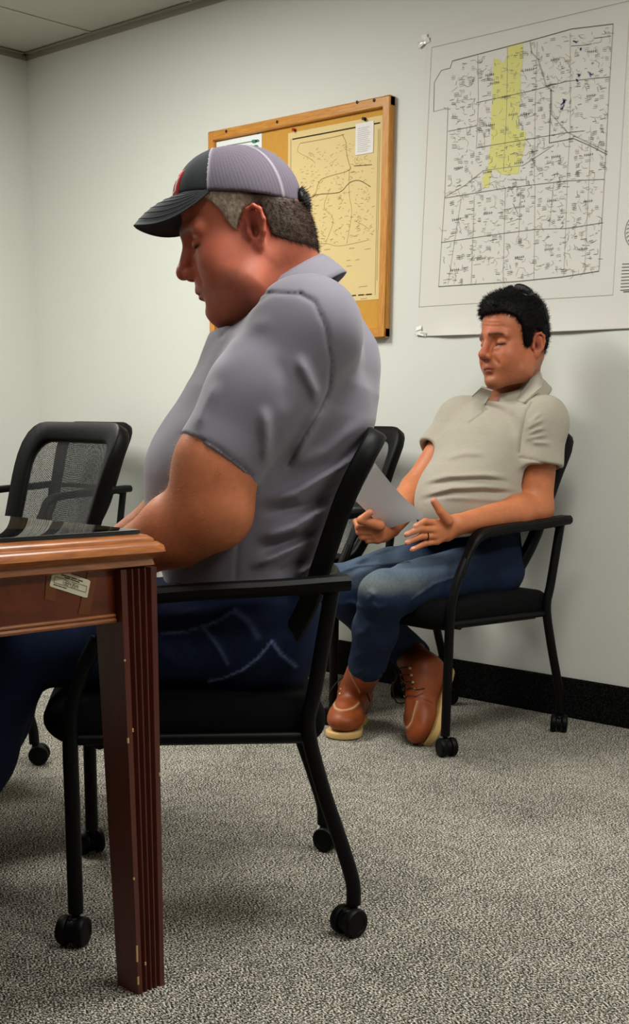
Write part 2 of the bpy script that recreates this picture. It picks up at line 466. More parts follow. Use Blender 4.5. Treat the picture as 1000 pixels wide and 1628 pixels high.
# ceiling lamps (recessed troffers)
def emis(name, col, st):
    m = bpy.data.materials.new(name); m.use_nodes = True; N = m.node_tree.nodes; b = N['Principled BSDF']
    b.inputs['Base Color'].default_value = (.8, .8, .8, 1); b.inputs['Emission Color'].default_value = col; b.inputs['Emission Strength'].default_value = st
    return m
M_DIFF = emis('lamp_diffuser', (1, .97, .90, 1), 3.)
for i, (x, y, w, d, pw) in enumerate(LAMPS):
    t = empty('ceiling_light', (x, y, CZ))
    tag(t, 'white recessed fluorescent panel in the tile ceiling', 'ceiling light', 'fluorescent panels in the ceiling')
    f = MB()
    for sx in (-1, 1): f.box((sx*(w/2-.018), 0, .004), (.014, d/2-.006, .006))
    for sy in (-1, 1): f.box((0, sy*(d/2-.018), .004), (w/2-.006, .014, .006))
    f.build('frame', M_TEE, t)
    MB().box((0, 0, .012), (w/2-.03, d/2-.03, .003)).build('diffuser', M_DIFF, t)
    ld = bpy.data.lights.new('lamp_light', 'AREA'); ld.shape = 'RECTANGLE'; ld.size = w-.08; ld.size_y = d-.08; ld.energy = pw; ld.color = (1, .985, .935)
    lo = bpy.data.objects.new('lamp_light', ld); COL.objects.link(lo); lo.parent = t; lo.location = (0, 0, -.004)

# ------------------------------------------------------------------ things on the wall
def wxz(x, y): q = atY(x, y); return np.array([q[0], q[2]])      # pixel on the wall -> (X, Z)
def ribbon(mb, pts, w, Y):
    P = [np.asarray(p, float) for p in pts]
    for a, b in zip(P[:-1], P[1:]):
        t = b-a; L = np.linalg.norm(t)
        if L < 1e-6: continue
        t /= L; n = np.array([-t[1], t[0]])*w/2
        q = [a-n-t*w*.2, b-n+t*w*.2, b+n+t*w*.2, a+n-t*w*.2]
        mb.add([(p[0], Y, p[1]) for p in q], [(0, 1, 2, 3)])
def poly(mb, pts, Y):
    mb.add([(p[0], Y, p[1]) for p in pts], [tuple(range(len(pts)))])
PX = .0019      # about one pixel on the wall

def oak(name, c0, c1, sc, rot=(0, 0, 0), rough=.42, coat=.25):
    m = bpy.data.materials.new(name); m.use_nodes = True; nt = m.node_tree; N = nt.nodes; L = nt.links; b = N['Principled BSDF']
    b.inputs['Roughness'].default_value = rough; b.inputs['Coat Weight'].default_value = coat; b.inputs['Coat Roughness'].default_value = .25
    tc = N.new('ShaderNodeTexCoord'); mp = N.new('ShaderNodeMapping'); mp.inputs['Scale'].default_value = sc; mp.inputs['Rotation'].default_value = rot
    L.new(tc.outputs['Object'], mp.inputs['Vector'])
    n = N.new('ShaderNodeTexNoise'); nset(n, Scale=6., Detail=5., Roughness=.65, Distortion=.6); L.new(mp.outputs[0], n.inputs['Vector'])
    cr = N.new('ShaderNodeValToRGB'); e = cr.color_ramp.elements; e[0].position = .34; e[0].color = lin(*c0); e[1].position = .68; e[1].color = lin(*c1)
    L.new(n.outputs['Fac'], cr.inputs['Fac']); L.new(cr.outputs['Color'], b.inputs['Base Color'])
    bp = N.new('ShaderNodeBump'); nset(bp, Strength=.15, Distance=.001); L.new(n.outputs['Fac'], bp.inputs['Height']); L.new(bp.outputs['Normal'], b.inputs['Normal'])
    return m
M_OAKH = oak('oak_level', (176, 112, 34), (208, 146, 58), (3, 40, 40))
M_OAKV = oak('oak_upright', (176, 112, 34), (208, 146, 58), (40, 40, 3))
M_CORK = mat('cork', (196, 146, 66), .9, .1, bump=(180, .3, .002), var=(60, .10))
M_BLK = mat('small_black', (14, 13, 13), .5, .3)
M_INK = mat('print_ink', (106, 104, 94), .9, .05)
M_INKL = mat('print_ink_pale', (170, 166, 152), .9, .05)
M_INKB = mat('print_ink_blue', (126, 132, 160), .9, .05)
M_INKR = mat('print_ink_brown', (172, 146, 118), .9, .05)
M_RED = mat('pin_red', (170, 24, 26), .35, .5)
random.seed(4)

X0, X1, Z0, Z1 = -3.87, -2.983, 1.186, 1.938
bb = empty('bulletin_board', ((X0+X1)/2, WY, Z0))
tag(bb, 'oak framed cork bulletin board with maps pinned to it', 'bulletin board')
def bpart(name, c, h, m, bev=.004):
    o = MB().box(c, h, bev=bev).build(name, m, bb); o.location = -np.array(bb.location) if False else Vector((0, 0, 0))-bb.location; return o
RW, RD = .034, .028
bpart('frame_rail', ((X0+X1)/2, WY-RD/2, Z1-RW/2), ((X1-X0)/2, RD/2, RW/2), M_OAKH)
bpart('frame_rail', ((X0+X1)/2, WY-RD/2, Z0+RW/2), ((X1-X0)/2, RD/2, RW/2), M_OAKH)
bpart('frame_stile', (X0+RW/2, WY-RD/2, (Z0+Z1)/2), (RW/2, RD/2+.0005, (Z1-Z0)/2-.0005), M_OAKV)
bpart('frame_stile', (X1-RW/2, WY-RD/2, (Z0+Z1)/2), (RW/2, RD/2+.0005, (Z1-Z0)/2-.0005), M_OAKV)
bpart('cork_panel', ((X0+X1)/2, WY-.007, (Z0+Z1)/2), ((X1-X0)/2-RW+.002, .007, (Z1-Z0)/2-RW+.002), M_CORK, 0)
for (x, y) in ((369, 211), (604, 162), (594, 533), (577, 165), (450, 196)):
    q = wxz(x, y); o = MB().lathe((q[0], WY-RD-.001, q[1]), (0, -1, 0), [(.0052, 0), (.0052, .0012), (.003, .002)], 12).build('screw', M_BLK, bb); o.location = -bb.location
CY0 = WY-.0145      # face of the cork

def sheet(name, P, Y, m, th=.0006):
    """flat paper with corners P (X,Z) counter-clockwise from bottom left"""
    mb = MB(); v = [(p[0], Y, p[1]) for p in P]+[(p[0], Y-th, p[1]) for p in P]
    mb.add(v, [(3, 2, 1, 0), (4, 5, 6, 7), (0, 1, 5, 4), (1, 2, 6, 5), (2, 3, 7, 6), (3, 0, 4, 7)])
    return mb.build(name, m)
def child(mb, name, m, par):
    if not mb.v: return None
    o = mb.build(name, m, par); o['kind'] = 'stuff'; return o
def pin(x, y, Y, name='push_pin', label='', m=None, grp=None):
    q = wxz(x, y); o = MB().lathe((q[0], Y, q[1]), (0, -1, 0), [(.0055, 0), (.006, .0015), (.0035, .003), (.0032, .009), (.0055, .011), (.005, .0125)], 12).build(name, m or M_RED)
    tag(o, label, 'push pin', grp); return o

# tan road map on the cork
M_TAN = mat('aged_paper', (214, 192, 138), .85, .15, var=(5, .06))
c = [wxz(474, 512), wxz(607, 493), wxz(612, 174), wxz(466, 203)]
xl, xr, zb, zt = -3.462, -3.024, 1.312, 1.884
rm = sheet('road_map', [(xl, zb), (xr, zb), (xr, zt), (xl, zt)], CY0, M_TAN)
tag(rm, 'tan printed road map pinned on the right of the cork board', 'map')
a = MB(); b_ = MB(); Yp = CY0-.0011
ribbon(a, [(xl+.022, zt-.022), (xr-.012, zt-.022)], .0042, Yp)
for k in range(11): ribbon(a, [(xl+.02+.036*k, zb+.018), (xl+.045+.036*k, zb+.018)], .004, Yp)
for p in ([(xl+.014, zt-.02), (xl+.014, zb+.015)], [(xr-.018, zt-.04), (xr-.018, zb+.015)], [(xr-.011, zt-.04), (xr-.011, zb+.06)]): ribbon(b_, p, .002, Yp)
roads = [[(549, 215), (555, 228), (556, 246), (560, 262), (560, 272), (526, 282), (512, 290), (505, 312), (486, 326)], [(486, 326), (506, 311), (544, 307), (560, 292), (576, 288), (594, 298)], [(568, 265), (596, 263)], [(482, 229), (505, 225), (536, 219), (552, 215)], [(482, 229), (478, 242), (496, 252), (506, 260)], [(508, 389), (524, 388), (542, 392), (566, 388), (592, 382)], [(571, 353), (583, 359), (592, 366)], [(500, 328), (502, 350), (508, 389)], [(560, 272), (560, 310), (564, 340), (556, 388)], [(530, 300), (520, 330), (535, 350), (522, 388)]]
for i, r in enumerate(roads): ribbon(a if i in (1, 2) else b_, [wxz(*p) for p in spline([np.array(q, float) for q in r], 3)], PX*(1.1 if i < 4 else .7), Yp)
for k in range(330):
    x = random.uniform(482, 598); y = random.uniform(232, 388)-(x-540)*.20*(1-(random.random()*.3)); an = random.gauss(-.2, .5) if random.random() < .7 else random.uniform(0, 3); l = random.uniform(2, 6)
    if 570 < x < 600 and y < 234: continue
    ribbon(b_, [wxz(x, y), wxz(x+l*math.cos(an), y+l*math.sin(an))], PX*random.uniform(.4, .8), Yp)
for (x, y, l) in ((556, 415, 6), (556, 424, 8), (570, 414, 6), (575, 457, 14), (578, 470, 10), (578, 476, 10), (490, 398, 10), (520, 398, 10), (560, 396, 8), (585, 397, 9)):
    ribbon(b_, [wxz(x, y), wxz(x+l, y-l*.12)], PX*.9, Yp)
child(a, 'printed_line', mat('map_ink_dark', (58, 48, 34), .9, .05), rm); child(b_, 'printed_road', mat('map_ink_brown', (156, 132, 84), .9, .05), rm)
# small white note over the map
n0 = [wxz(571, 231), wxz(598, 231), wxz(600, 187), wxz(572, 194)]
nx0, nx1, nz0, nz1 = -3.142, -3.062, 1.775, 1.872
nt_ = sheet('paper_note', [(nx0, nz0), (nx1, nz0), (nx1, nz1), (nx0, nz1)], CY0-.002, mat('note_paper', (222, 218, 214), .8, .15))
tag(nt_, 'small white typed note pinned over the corner of the tan map', 'note')
a = MB()
for k in range(13): ribbon(a, [(nx0+.01, nz1-.016-.006*k), (nx1-.01-.02*random.random(), nz1-.016-.006*k)], .0016, CY0-.003)
child(a, 'printed_text', mat('note_ink', (176, 170, 172), .9, .05), nt_)
# white sheet with green print
px0, px1, pz0, pz1 = X0+RW+.001, wxz(421, 209)[0], 1.56, min(wxz(421, 209)[1]-.002, Z1-RW-.003)
wp_ = sheet('certificate', [(px0, pz0), (px1, pz0), (px1, pz1), (px0, pz1)], CY0, mat('white_paper', (226, 230, 228), .7, .2))
tag(wp_, 'white printed sheet with green emblem in the upper corner of the cork board', 'paper')
a = MB(); ribbon(a, [wxz(365, 233), wxz(405, 226)], PX*1.6, CY0-.0012); child(a, 'printed_line', mat('ink_grey_green', (104, 120, 112), .9, .05), wp_)
a = MB()
for (x, y, r) in ((409, 226, 4), (414, 225, 3), (412, 234, 3.4), (413, 240, 3), (415, 213, 2)):
    poly(a, [wxz(x+r*math.cos(t)*1.2, y+r*math.sin(t)*.8) for t in np.linspace(0, 6.0, 7)][::-1], CY0-.0012)
child(a, 'printed_emblem', mat('ink_green', (70, 128, 110), .9, .05), wp_)
pin(347, 226, CY0-.001, label='red push pin in the corner of the white sheet')
pin(474, 208, CY0-.001, label='red push pin in the corner of the tan map')
pin(586, 191, CY0-.0026, label='dark push pin holding the small white note', m=M_BLK)

# big wall map taped to the wall, sagging a little at its foot
M_MAPP = mat('map_paper', (212, 210, 202), .7, .25, var=(2.5, .02))
sx0, sx1, sz0, sz1 = -2.862, -1.70, 1.187, 2.105
def sag(X, Z):
    u = (X-sx0)/(sx1-sx0); v = (Z-sz0)/(sz1-sz0)
    s = max(0, 1-v*11)**2
    return WY-.0015-.011*s*(.35+.65*math.sin(u*9+.3)**2)*min(1, u*9)
nx, nz = 90, 60; v = []; f = []
for j in range(nz+1):
    for i in range(nx+1):
        X = sx0+(sx1-sx0)*i/nx; Z = sz0+(sz1-sz0)*(j/nz)**1.4
        v.append((X, sag(X, Z), Z-.004*math.sin(i/nx*math.pi)*(1-j/nz)))
n0 = len(v); v += [(p[0], p[1]-.0006, p[2]) for p in v]
for j in range(nz):
    for i in range(nx):
        q = (j*(nx+1)+i, j*(nx+1)+i+1, (j+1)*(nx+1)+i+1, (j+1)*(nx+1)+i); f.append(q[::-1]); f.append(tuple(k+n0 for k in q))
for i in range(nx): f += [(i, i+1, n0+i+1, n0+i)]
wm = link('wall_map', mesh_from(v, f, True), M_MAPP)
tag(wm, 'large white county map with a yellow highlighted strip taped to the wall', 'map')
Yp = WY-.0032
def m7(*p): return [(650+x/2.857, y/2.857) for x, y in p]
dk, pl, bl, br, ye = MB(), MB(), MB(), MB(), MB()
ribbon(pl, [wxz(*p) for p in ((687, 76), (1000, 2), (1100, -24))], PX*.8, Yp)
ribbon(pl, [wxz(*p) for p in ((687, 76), (667, 488), (840, 477), (975, 469), (1003, 0))], PX*.6, Yp)
outl = m7((200, 278), (555, 185), (740, 133), (930, 110), (912, 400), (890, 815), (865, 1232), (700, 1258), (480, 1280), (137, 1302), (165, 890), (180, 490), (115, 508), (118, 375), (150, 320), (190, 310), (200, 278))
ribbon(dk, [wxz(*p) for p in outl[:4]], PX*1.2, Yp); ribbon(dk, [wxz(*p) for p in outl[6:10]], PX*1.2, Yp)
ribbon(pl, [wxz(*p) for p in outl[3:7]], PX*1.2, Yp); ribbon(pl, [wxz(*p) for p in outl[9:13]], PX*.9, Yp); ribbon(dk, [wxz(*p) for p in outl[12:]], PX*.8, Yp)
for g in (((180, 597), (310, 572)), ((310, 467), (550, 415), (720, 370), (915, 350)), ((310, 672), (500, 640), (720, 603), (800, 595)), ((165, 900), (440, 855), (720, 822), (890, 815)), ((150, 1102), (420, 1062), (580, 1042), (720, 1038), (885, 1012)), ((740, 210), (815, 205)), ((845, 175), (920, 165))):
    ribbon(dk, [wxz(*p) for p in m7(*g)], PX*.8, Yp)
for g in (((315, 250), (318, 470), (308, 680)), ((450, 212), (447, 500), (432, 780)), ((585, 190), (575, 500), (572, 840)), ((735, 150), (735, 600), (720, 820)), ((300, 890), (285, 1290)), ((440, 855), (430, 1280)), ((575, 840), (570, 1270)), ((722, 822), (706, 1255)), ((240, 900), (180, 1290)), ((510, 860), (500, 1100)), ((830, 600), (800, 1240)), ((660, 830), (640, 1030))):
    ribbon(pl, [wxz(*p) for p in m7(*g)], PX*.7, Yp)
ribbon(dk, [wxz(*p) for p in m7((648, 405), (640, 650), (750, 630), (820, 660), (902, 702))], PX*1.1, Yp)
ribbon(pl, [wxz(*p) for p in m7((552, 190), (560, 240), (590, 270), (605, 320), (625, 390), (650, 410), (650, 520), (720, 600), (800, 640), (905, 690))], PX*1.5, Yp)
ribbon(pl, [wxz(*p) for p in m7((165, 895), (260, 840), (340, 775), (440, 762), (520, 752), (600, 700), (660, 660))], PX*1.1, Yp)
inside = m7((190, 300), (560, 195), (920, 125), (885, 810), (860, 1220), (480, 1270), (150, 1290), (170, 890), (185, 490))
def inpoly(x, y, P):
    r = False; j = len(P)-1
    for i in range(len(P)):
        if (P[i][1] > y) != (P[j][1] > y) and x < (P[j][0]-P[i][0])*(y-P[i][1])/(P[j][1]-P[i][1])+P[i][0]: r = not r
        j = i
    return r
n = 0
while n < 1150:
    x, y = random.uniform(695, 975), random.uniform(40, 458)
    if not inpoly(x, y, inside): continue
    n += 1; k = random.random()
    if k < .55:
        l = random.uniform(3, 8); an = random.gauss(-.15, .12)
        for q in range(random.choice((1, 1, 2, 3))): ribbon(pl if random.random() < .55 else dk, [wxz(x, y+2.6*q), wxz(x+l*math.cos(an), y+2.6*q+l*math.sin(an))], PX*random.uniform(.45, .8), Yp)
    elif k < .85:
        an = random.uniform(0, 3.14); l = random.uniform(3, 9); ribbon(pl, [wxz(x, y), wxz(x+l*math.cos(an), y+l*math.sin(an)), wxz(x+l*1.6*math.cos(an+.5), y+l*1.6*math.sin(an+.5))], PX*random.uniform(.4, .7), Yp)
    elif k < .93:
        an = random.uniform(0, 3.14); l = random.uniform(5, 14); ribbon(br, [wxz(x, y), wxz(x+l*math.cos(an), y+l*math.sin(an))], PX*.5, Yp)
    else:
        an = random.uniform(1, 2); l = random.uniform(3, 9); ribbon(bl, [wxz(x, y), wxz(x+l*math.cos(an), y+l*math.sin(an))], PX*.7, Yp)
for (x, y) in ((942, 83), (941, 153), (884, 96), (843, 112), (780, 120), (788, 133), (836, 183), (781, 200), (885, 250), (937, 247), (826, 260), (776, 275), (730, 268), (878, 320), (936, 321), (828, 330), (777, 340), (727, 350), (874, 397), (928, 397), (827, 410), (766, 412), (724, 430), (817, 183), (806, 155)):
    for q in range(5):       # county names, too small to read: short letter strokes
        ribbon(dk, [wxz(x-7+3*q, y+2.2-.4*q), wxz(x-6.4+3*q, y-2.2-.4*q)], PX*.7, Yp); ribbon(dk, [wxz(x-7+3*q, y-.4*q), wxz(x-5+3*q, y-.5*q)], PX*.6, Yp)
for (x, y, r) in ((894, 165, 7), (893, 172, 5), (898, 161, 4), (940, 118, 5), (921, 120, 3), (919, 128, 2.5), (924, 78, 3), (916, 66, 4)):
    for q in range(4): ribbon(bl, [wxz(x+random.uniform(-r, r), y-r*random.random()), wxz(x+random.uniform(-r, r)*.5, y+r*random.random())], PX*1.6, Yp)
# legend block and seal at the right margin
for k in range(9): ribbon(dk, [wxz(990-k*.35, 420+5.2*k), wxz(1060-k*2, 416+5.2*k)], PX*1.1, Yp)
ribbon(dk, [wxz(992, 464), wxz(1050, 461)], PX*1.6, Yp)
cc = wxz(1020, 366)
for r in (.052, .036): ribbon(dk, [(cc[0]+r*math.cos(t), cc[1]+r*math.sin(t)) for t in np.linspace(0, 2*math.pi, 40)], PX*.9, Yp)
for t in np.linspace(0, 6.1, 26): ribbon(dk, [(cc[0]+.041*math.cos(t), cc[1]+.041*math.sin(t)), (cc[0]+.048*math.cos(t+.08), cc[1]+.048*math.sin(t+.08))], PX*1.2, Yp)
for k in range(4): ribbon(dk, [(cc[0]-.03, cc[1]-.015+.01*k), (cc[0]+.03, cc[1]-.015+.01*k)], PX*1.1, Yp)
yp = m7((450, 212), (520, 195), (518, 300), (510, 330), (510, 440), (500, 545), (505, 590), (535, 600), (525, 680), (505, 750), (500, 790), (430, 795), (380, 770), (372, 800), (365, 855), (340, 850), (335, 810), (360, 770), (365, 700), (375, 650), (375, 560), (380, 440), (385, 340), (385, 265), (410, 270), (430, 290), (450, 250))
poly(ye, [wxz(*p) for p in yp][::-1], WY-.0026)
o = ye.build('highlighted_strip', mat('highlighter', (214, 210, 132), .8, .15), wm); tag(o, 'yellow highlighted strip of counties')
for mb, nm, m in ((dk, 'printed_line', M_INK), (pl, 'printed_road', M_INKL), (bl, 'printed_lake', M_INKB), (br, 'printed_highway', M_INKR)): child(mb, nm, m, wm)
# clear tape at the corners
M_TAPE = mat('clear_tape', (226, 226, 220), .25, .6)
for (x, y, lb) in ((676, 66, 'crumpled bit of clear tape at the top corner of the wall map'), (671, 527, 'crumpled bit of clear tape at the foot of the wall map')):
    q = wxz(x, y); mb = MB()
    for k in range(5):
        R = np.array(Matrix.Rotation(random.uniform(-.5, .5), 3, 'Y')@Matrix.Rotation(random.uniform(-.5, .5), 3, 'X')); mb.box((q[0]+random.uniform(-.012, .012), WY-.006, q[1]+random.uniform(-.012, .012)), (.011, .0012, .007), R)
    tag(mb.build('tape', M_TAPE), lb, 'tape')
# ------------------------------------------------------------------ chairs
def black_mat(name, col, rough, spec, bump=None):
    return mat(name, col, rough, spec, bump=bump)
M_FRAME = black_mat('chair_frame', (5, 5, 6), .45, .16)
M_PLAS = black_mat('chair_plastic', (5, 5, 6), .5, .14, bump=(500, .05, .001))
M_SEAT = black_mat('chair_fabric', (6, 6, 7), .9, .12, bump=(700, .3, .001))
def net_mat(name, hole):
    m = bpy.data.materials.new(name); m.use_nodes = True; nt = m.node_tree; N = nt.nodes; L = nt.links; b = N['Principled BSDF']
    b.inputs['Base Color'].default_value = lin(13, 14, 15); b.inputs['Roughness'].default_value = .7
    tc = N.new('ShaderNodeTexCoord'); mp = N.new('ShaderNodeMapping'); mp.inputs['Scale'].default_value = (620, 620, 420); L.new(tc.outputs['Object'], mp.inputs['Vector'])
    v = N.new('ShaderNodeTexVoronoi'); nset(v, Scale=1., Randomness=.25); L.new(mp.outputs[0], v.inputs['Vector'])
    mr = N.new('ShaderNodeMapRange'); nset(mr, From_Min=hole-.06, From_Max=hole+.06, To_Min=0., To_Max=1.); L.new(v.outputs['Distance'], mr.inputs['Value'])
    L.new(mr.outputs['Result'], b.inputs['Alpha'])
    return m
M_NET = net_mat('chair_net', .43)

def back_curve(s):     # side profile of the backrest, s from 0 (foot) to 1 (top)
    K = [(-.065, .462), (-.100, .510), (-.143, .590), (-.180, .690), (-.218, .790), (-.270, .893)]
    x = s*(len(K)-1); i = min(int(x), len(K)-2); t = x-i
    a, b, c, d = [np.array(K[min(max(j, 0), len(K)-1)]) for j in (i-1, i, i+1, i+2)]
    return .5*((2*b)+(c-a)*t+(2*a-5*b+4*c-d)*t*t+(3*b-a-3*c+d)*t**3)
BL = .53
def back_pt(x, s, off=0.):
    q = back_curve(s/BL); h = 1e-3; tq = back_curve(min(s/BL+h, 1))-back_curve(max(s/BL-h, 0)); tq = tq/np.linalg.norm(tq)
    dip = -.045*(1-(x/.22)**2)*math.sin(math.pi*min(max(s/BL, 0), 1)*.75+.3)
    n = np.array([tq[1], -tq[0]])    # towards the sitter
    return np.array([x, q[0]+dip+n[0]*off, q[1]+n[1]*off])
def rrect(w, h0, h1, r, n, taper=.0):
    """points around a rounded rectangle, x in +-w, s in h0..h1"""
    out = []
    for cx, cy, a0 in ((w-r, h1-r, 0), (-(w-r), h1-r, 90), (-(w-r), h0+r, 180), (w-r, h0+r, 270)):
        for k in range(n+1):
            a = math.radians(a0+90*k/n); out.append((cx+r*math.cos(a), cy+r*math.sin(a)))
    res = []
    for i in range(len(out)):
        a = np.array(out[i]); b = np.array(out[(i+1) % len(out)]); m = max(1, int(np.linalg.norm(b-a)/.03))
        for k in range(m): q = a+(b-a)*k/m; res.append((q[0]*(1-taper*(1-(q[1]-h0)/(h1-h0))), q[1]))
    return res

def make_chair():
    t = empty('guest_chair')
    # seat
    fd = Field((-.27, -.26, .33), (.27, .33, .47), .006)
    fd.add(rbox((0, .04, .392), (.232, .235, .042), .036), .004)
    fd.add(ell((0, .05, .415), (.21, .21, .026)), .02)
    fd.add(ecap((-.17, .262, .392), (.17, .262, .392), (.034, .034), (.038, .038), (0, 0, 1)), .03)
    sdf_obj('seat', fd.mesh(2), M_SEAT, t)
    MB().box((0, .03, .356), (.20, .20, .010), bev=.006).build('seat_pan', M_PLAS, t)
    # backrest: band frame and net
    outer = rrect(.228, 0, BL, .075, 8, .26); inner = rrect(.176, .055, BL-.052, .05, 8, .20)
    # match the two loops by angle about the middle
    ctr = np.array([0, BL/2])
    def resample(lp, n=96):
        a = np.array([math.atan2((p[1]-ctr[1])*.8, p[0]) for p in lp]); o = np.argsort(a); a = a[o]; P = np.array(lp)[o]
        aa = np.linspace(-math.pi, math.pi, n, endpoint=False); ae = np.concatenate([a-2*math.pi, a, a+2*math.pi]); Pe = np.concatenate([P, P, P])
        return np.stack([np.interp(aa, ae, Pe[:, i]) for i in (0, 1)], 1)
    O, I = resample(outer), resample(inner); n = len(O); v = []
    sect = [(0, -.018), (.10, -.024), (.60, -.016), (1, -.005), (1, .003), (.88, .009), (.10, .012), (0, .007)]
    for w_, of in sect:
        for k in range(n): q = O[k]*(1-w_)+I[k]*w_; v.append(back_pt(q[0], q[1], of))
    f = []
    for j in range(len(sect)):
        j2 = (j+1) % len(sect)
        for k in range(n): f.append((j*n+k, j2*n+k, j2*n+(k+1) % n, j*n+(k+1) % n))
    fr = link('backrest', mesh_from(v, f, True), M_PLAS, t)
    v = []; rings = 14
    for j in range(rings):
        w_ = j/(rings-.0)
        for k in range(n): q = I[k]*(1-w_)*1.0+ctr*w_; q = ctr+(I[k]-ctr)*(1.02-w_); v.append(back_pt(q[0], q[1], 0))
    v.append(back_pt(ctr[0], ctr[1], 0)); f = []
    for j in range(rings-1):
        for k in range(n): f.append((j*n+k, j*n+(k+1) % n, (j+1)*n+(k+1) % n, (j+1)*n+k))
    for k in range(n): f.append(((rings-1)*n+k, (rings-1)*n+(k+1) % n, len(v)-1))
    link('net', mesh_from(v, f, True), M_NET, fr)
    # lumbar bar behind the net
    MB().tube([back_pt(x, .27, -.022) for x in np.linspace(-.2, .2, 13)], .009, 8).build('lumbar_bar', M_PLAS, fr)
    for sx in (-1, 1):
        x = sx*.242
        front = spline([(x, .250, .056), (x, .249, .25), (x, .247, .40), (x, .228, .48), (x, .196, .545)], 6)
        MB().tube(front, .0135, 12).build('leg', M_FRAME, t)
        rear = spline([(x, -.200, .635), (x*.995, -.172, .46), (x*.99, -.160, .385), (x, -.185, .28), (x, -.222, .17), (x, -.243, .10), (x, -.246, .056)], 6)
        MB().tube(rear, .0135, 12).build('leg', M_FRAME, t)
        MB().tube([(x*.97, .235, .368), (x*.97, -.165, .368)], .010, 10).build('side_rail', M_FRAME, t)
        # arm: sweeping flat pad
        pr = [(1, -.42), (1, .42), (.72, 1), (-.72, 1), (-1, .42), (-1, -.42), (-.72, -1), (.72, -1)]
        path = spline([(x, .215, .500), (x, .186, .562), (x, .145, .608), (x, .05, .622), (x, -.10, .630), (x, -.19, .637), (x*.985, -.226, .639)], 6)
        R_ = [.0145+.010*min(1, max(0, (i-6)/8)) for i in range(len(path))]
        mb = MB(); v0 = len(mb.v); mb.tube(path, R_, prof=[(a_*1., b_*.52) for a_, b_ in pr], side=(1, 0, 0)); mb.build('armrest', M_PLAS, t)
        MB().tube(spline([(x, -.196, .615), (x*.97, -.190, .625), (x*.90, -.172, .63)], 5), .010, 10).build('back_bracket', M_FRAME, t)
        for y in (.250, -.246):
            cs = MB().tube([(x, y, .062), (x, y, .046)], .0075, 10).build('caster', M_PLAS, t)
            dx, dy = (.35, -.94) if y > 0 else (.8, -.6)
            ax = np.array([dx, dy*sx, 0]) if y > 0 else np.array([dx*sx, dy, 0]); ax = nv(ax); ofs = np.array([-ax[1], ax[0], 0])*.012
            c = np.array([x, y, .027])+ofs*(1 if y > 0 else -1)
            h = MB(); h.lathe(c-ax*.0065, ax, [(.0225, 0), (.0225, .013)], 18); h.box(c+np.array([0, 0, .014])-ofs*.3, (.011, .011, .010), bev=.003); h.build('hood', M_PLAS, cs)
            for sg in (-1, 1):
                MB().lathe(c+ax*sg*.008, ax*sg, [(.016, 0), (.025, .0005), (.0268, .003), (.0268, .013), (.0245, .0165), (.017, .0175), (.0165, .0165), (.004, .0168)], 22).build('wheel', M_PLAS, cs)
    MB().tube([(-.235, -.155, .372), (.235, -.155, .372)], .010, 10).build('cross_rail', M_FRAME, t)
    MB().tube([(-.235, .20, .360), (.235, .20, .360)], .010, 10).build('cross_rail', M_FRAME, t)
    return t
chair0 = make_chair()
CHAIRS = [((-1.808, 1.610), -.699, 'black mesh-back armchair on casters under the man in the cap'),
          ((-2.372, 3.070), -.112, 'black mesh-back armchair on casters under the man in the beige polo shirt'),
          ((-2.657, 1.652), -.10, 'empty black mesh-back armchair drawn up to the long side of the table'),
          ((-3.275, 1.67), 0., 'empty black mesh-back armchair further along that side of the table'),
          ((-4.42, 3.06), .0, 'empty black mesh-back armchair against the wall behind the empty chair at the table'),
          ((-3.02, 3.08), -.04, 'empty black mesh-back armchair against the wall beside the man holding papers')]
ROOTS = []
for i, ((x, y), a, lb) in enumerate(CHAIRS):
    o = chair0 if i == 0 else copy_tree(chair0)
    o.location = (x, y, 0); o.rotation_euler = (0, 0, math.pi+a); tag(o, lb, 'chair', 'black guest chairs'); ROOTS.append(o)

# ------------------------------------------------------------------ table
M_WOOD = oak('cherry_wood', (84, 30, 8), (116, 50, 16), (30, 3, 3), rough=.3, coat=.4)
M_WOODLIT = oak('cherry_lit', (126, 66, 22), (172, 102, 42), (30, 3, 30), rough=.3, coat=.5)  # lighter copy of the cherry, with the light on the edges in its colour
M_WOODV = oak('cherry_leg', (66, 19, 8), (84, 28, 12), (30, 30, 3), rough=.3, coat=.4)
M_CHIP = mat('chipped_wood', (196, 160, 112), .8, .1)
tx1, ty1 = -1.522, 1.268        # outer corner of the top at the leg in view
tw, td = 1.75, 1.95             # along -X, along -Y; lengthened out of view to block light underneath
tb = empty('conference_table', (tx1-tw/2, ty1-td/2, 0)); tag(tb, 'cherry wood conference table with fluted legs and a glass top', 'table')
OFF = -Vector(tb.location)
def tpart(o): o.location = OFF; return o
def rectloops(x0, x1, y0, y1, prof, bottom=True, r=.012):
    mb = MB(); v = []; n = 0
    for of, z in prof:
        lp = []
        a0, a1, b0, b1 = x0-of, x1+of, y0-of, y1+of
        for cx, cy, an in ((a1-r, b1-r, 0), (a0+r, b1-r, 90), (a0+r, b0+r, 180), (a1-r, b0+r, 270)):
            for k in range(5): t = math.radians(an+22.5*k); lp.append((cx+r*math.cos(t), cy+r*math.sin(t), z))
        n = len(lp); v += lp
    f = []
    for j in range(len(prof)-1):
        for k in range(n): f.append((j*n+k, j*n+(k+1) % n, (j+1)*n+(k+1) % n, (j+1)*n+k))
    f += [tuple(range(n))[::-1], tuple((len(prof)-1)*n+k for k in range(n))]
    mb.add(v, f, True); return mb
TX0, TY0 = tx1-tw, ty1-td
prof = [(-.030, .684), (-.010, .690), (-.012, .699), (-.004, .703), (.002, .710), (.0, .719), (-.006, .724), (-.010, .7245), (-.011, .729), (-.018, .734), (-.024, .735)]
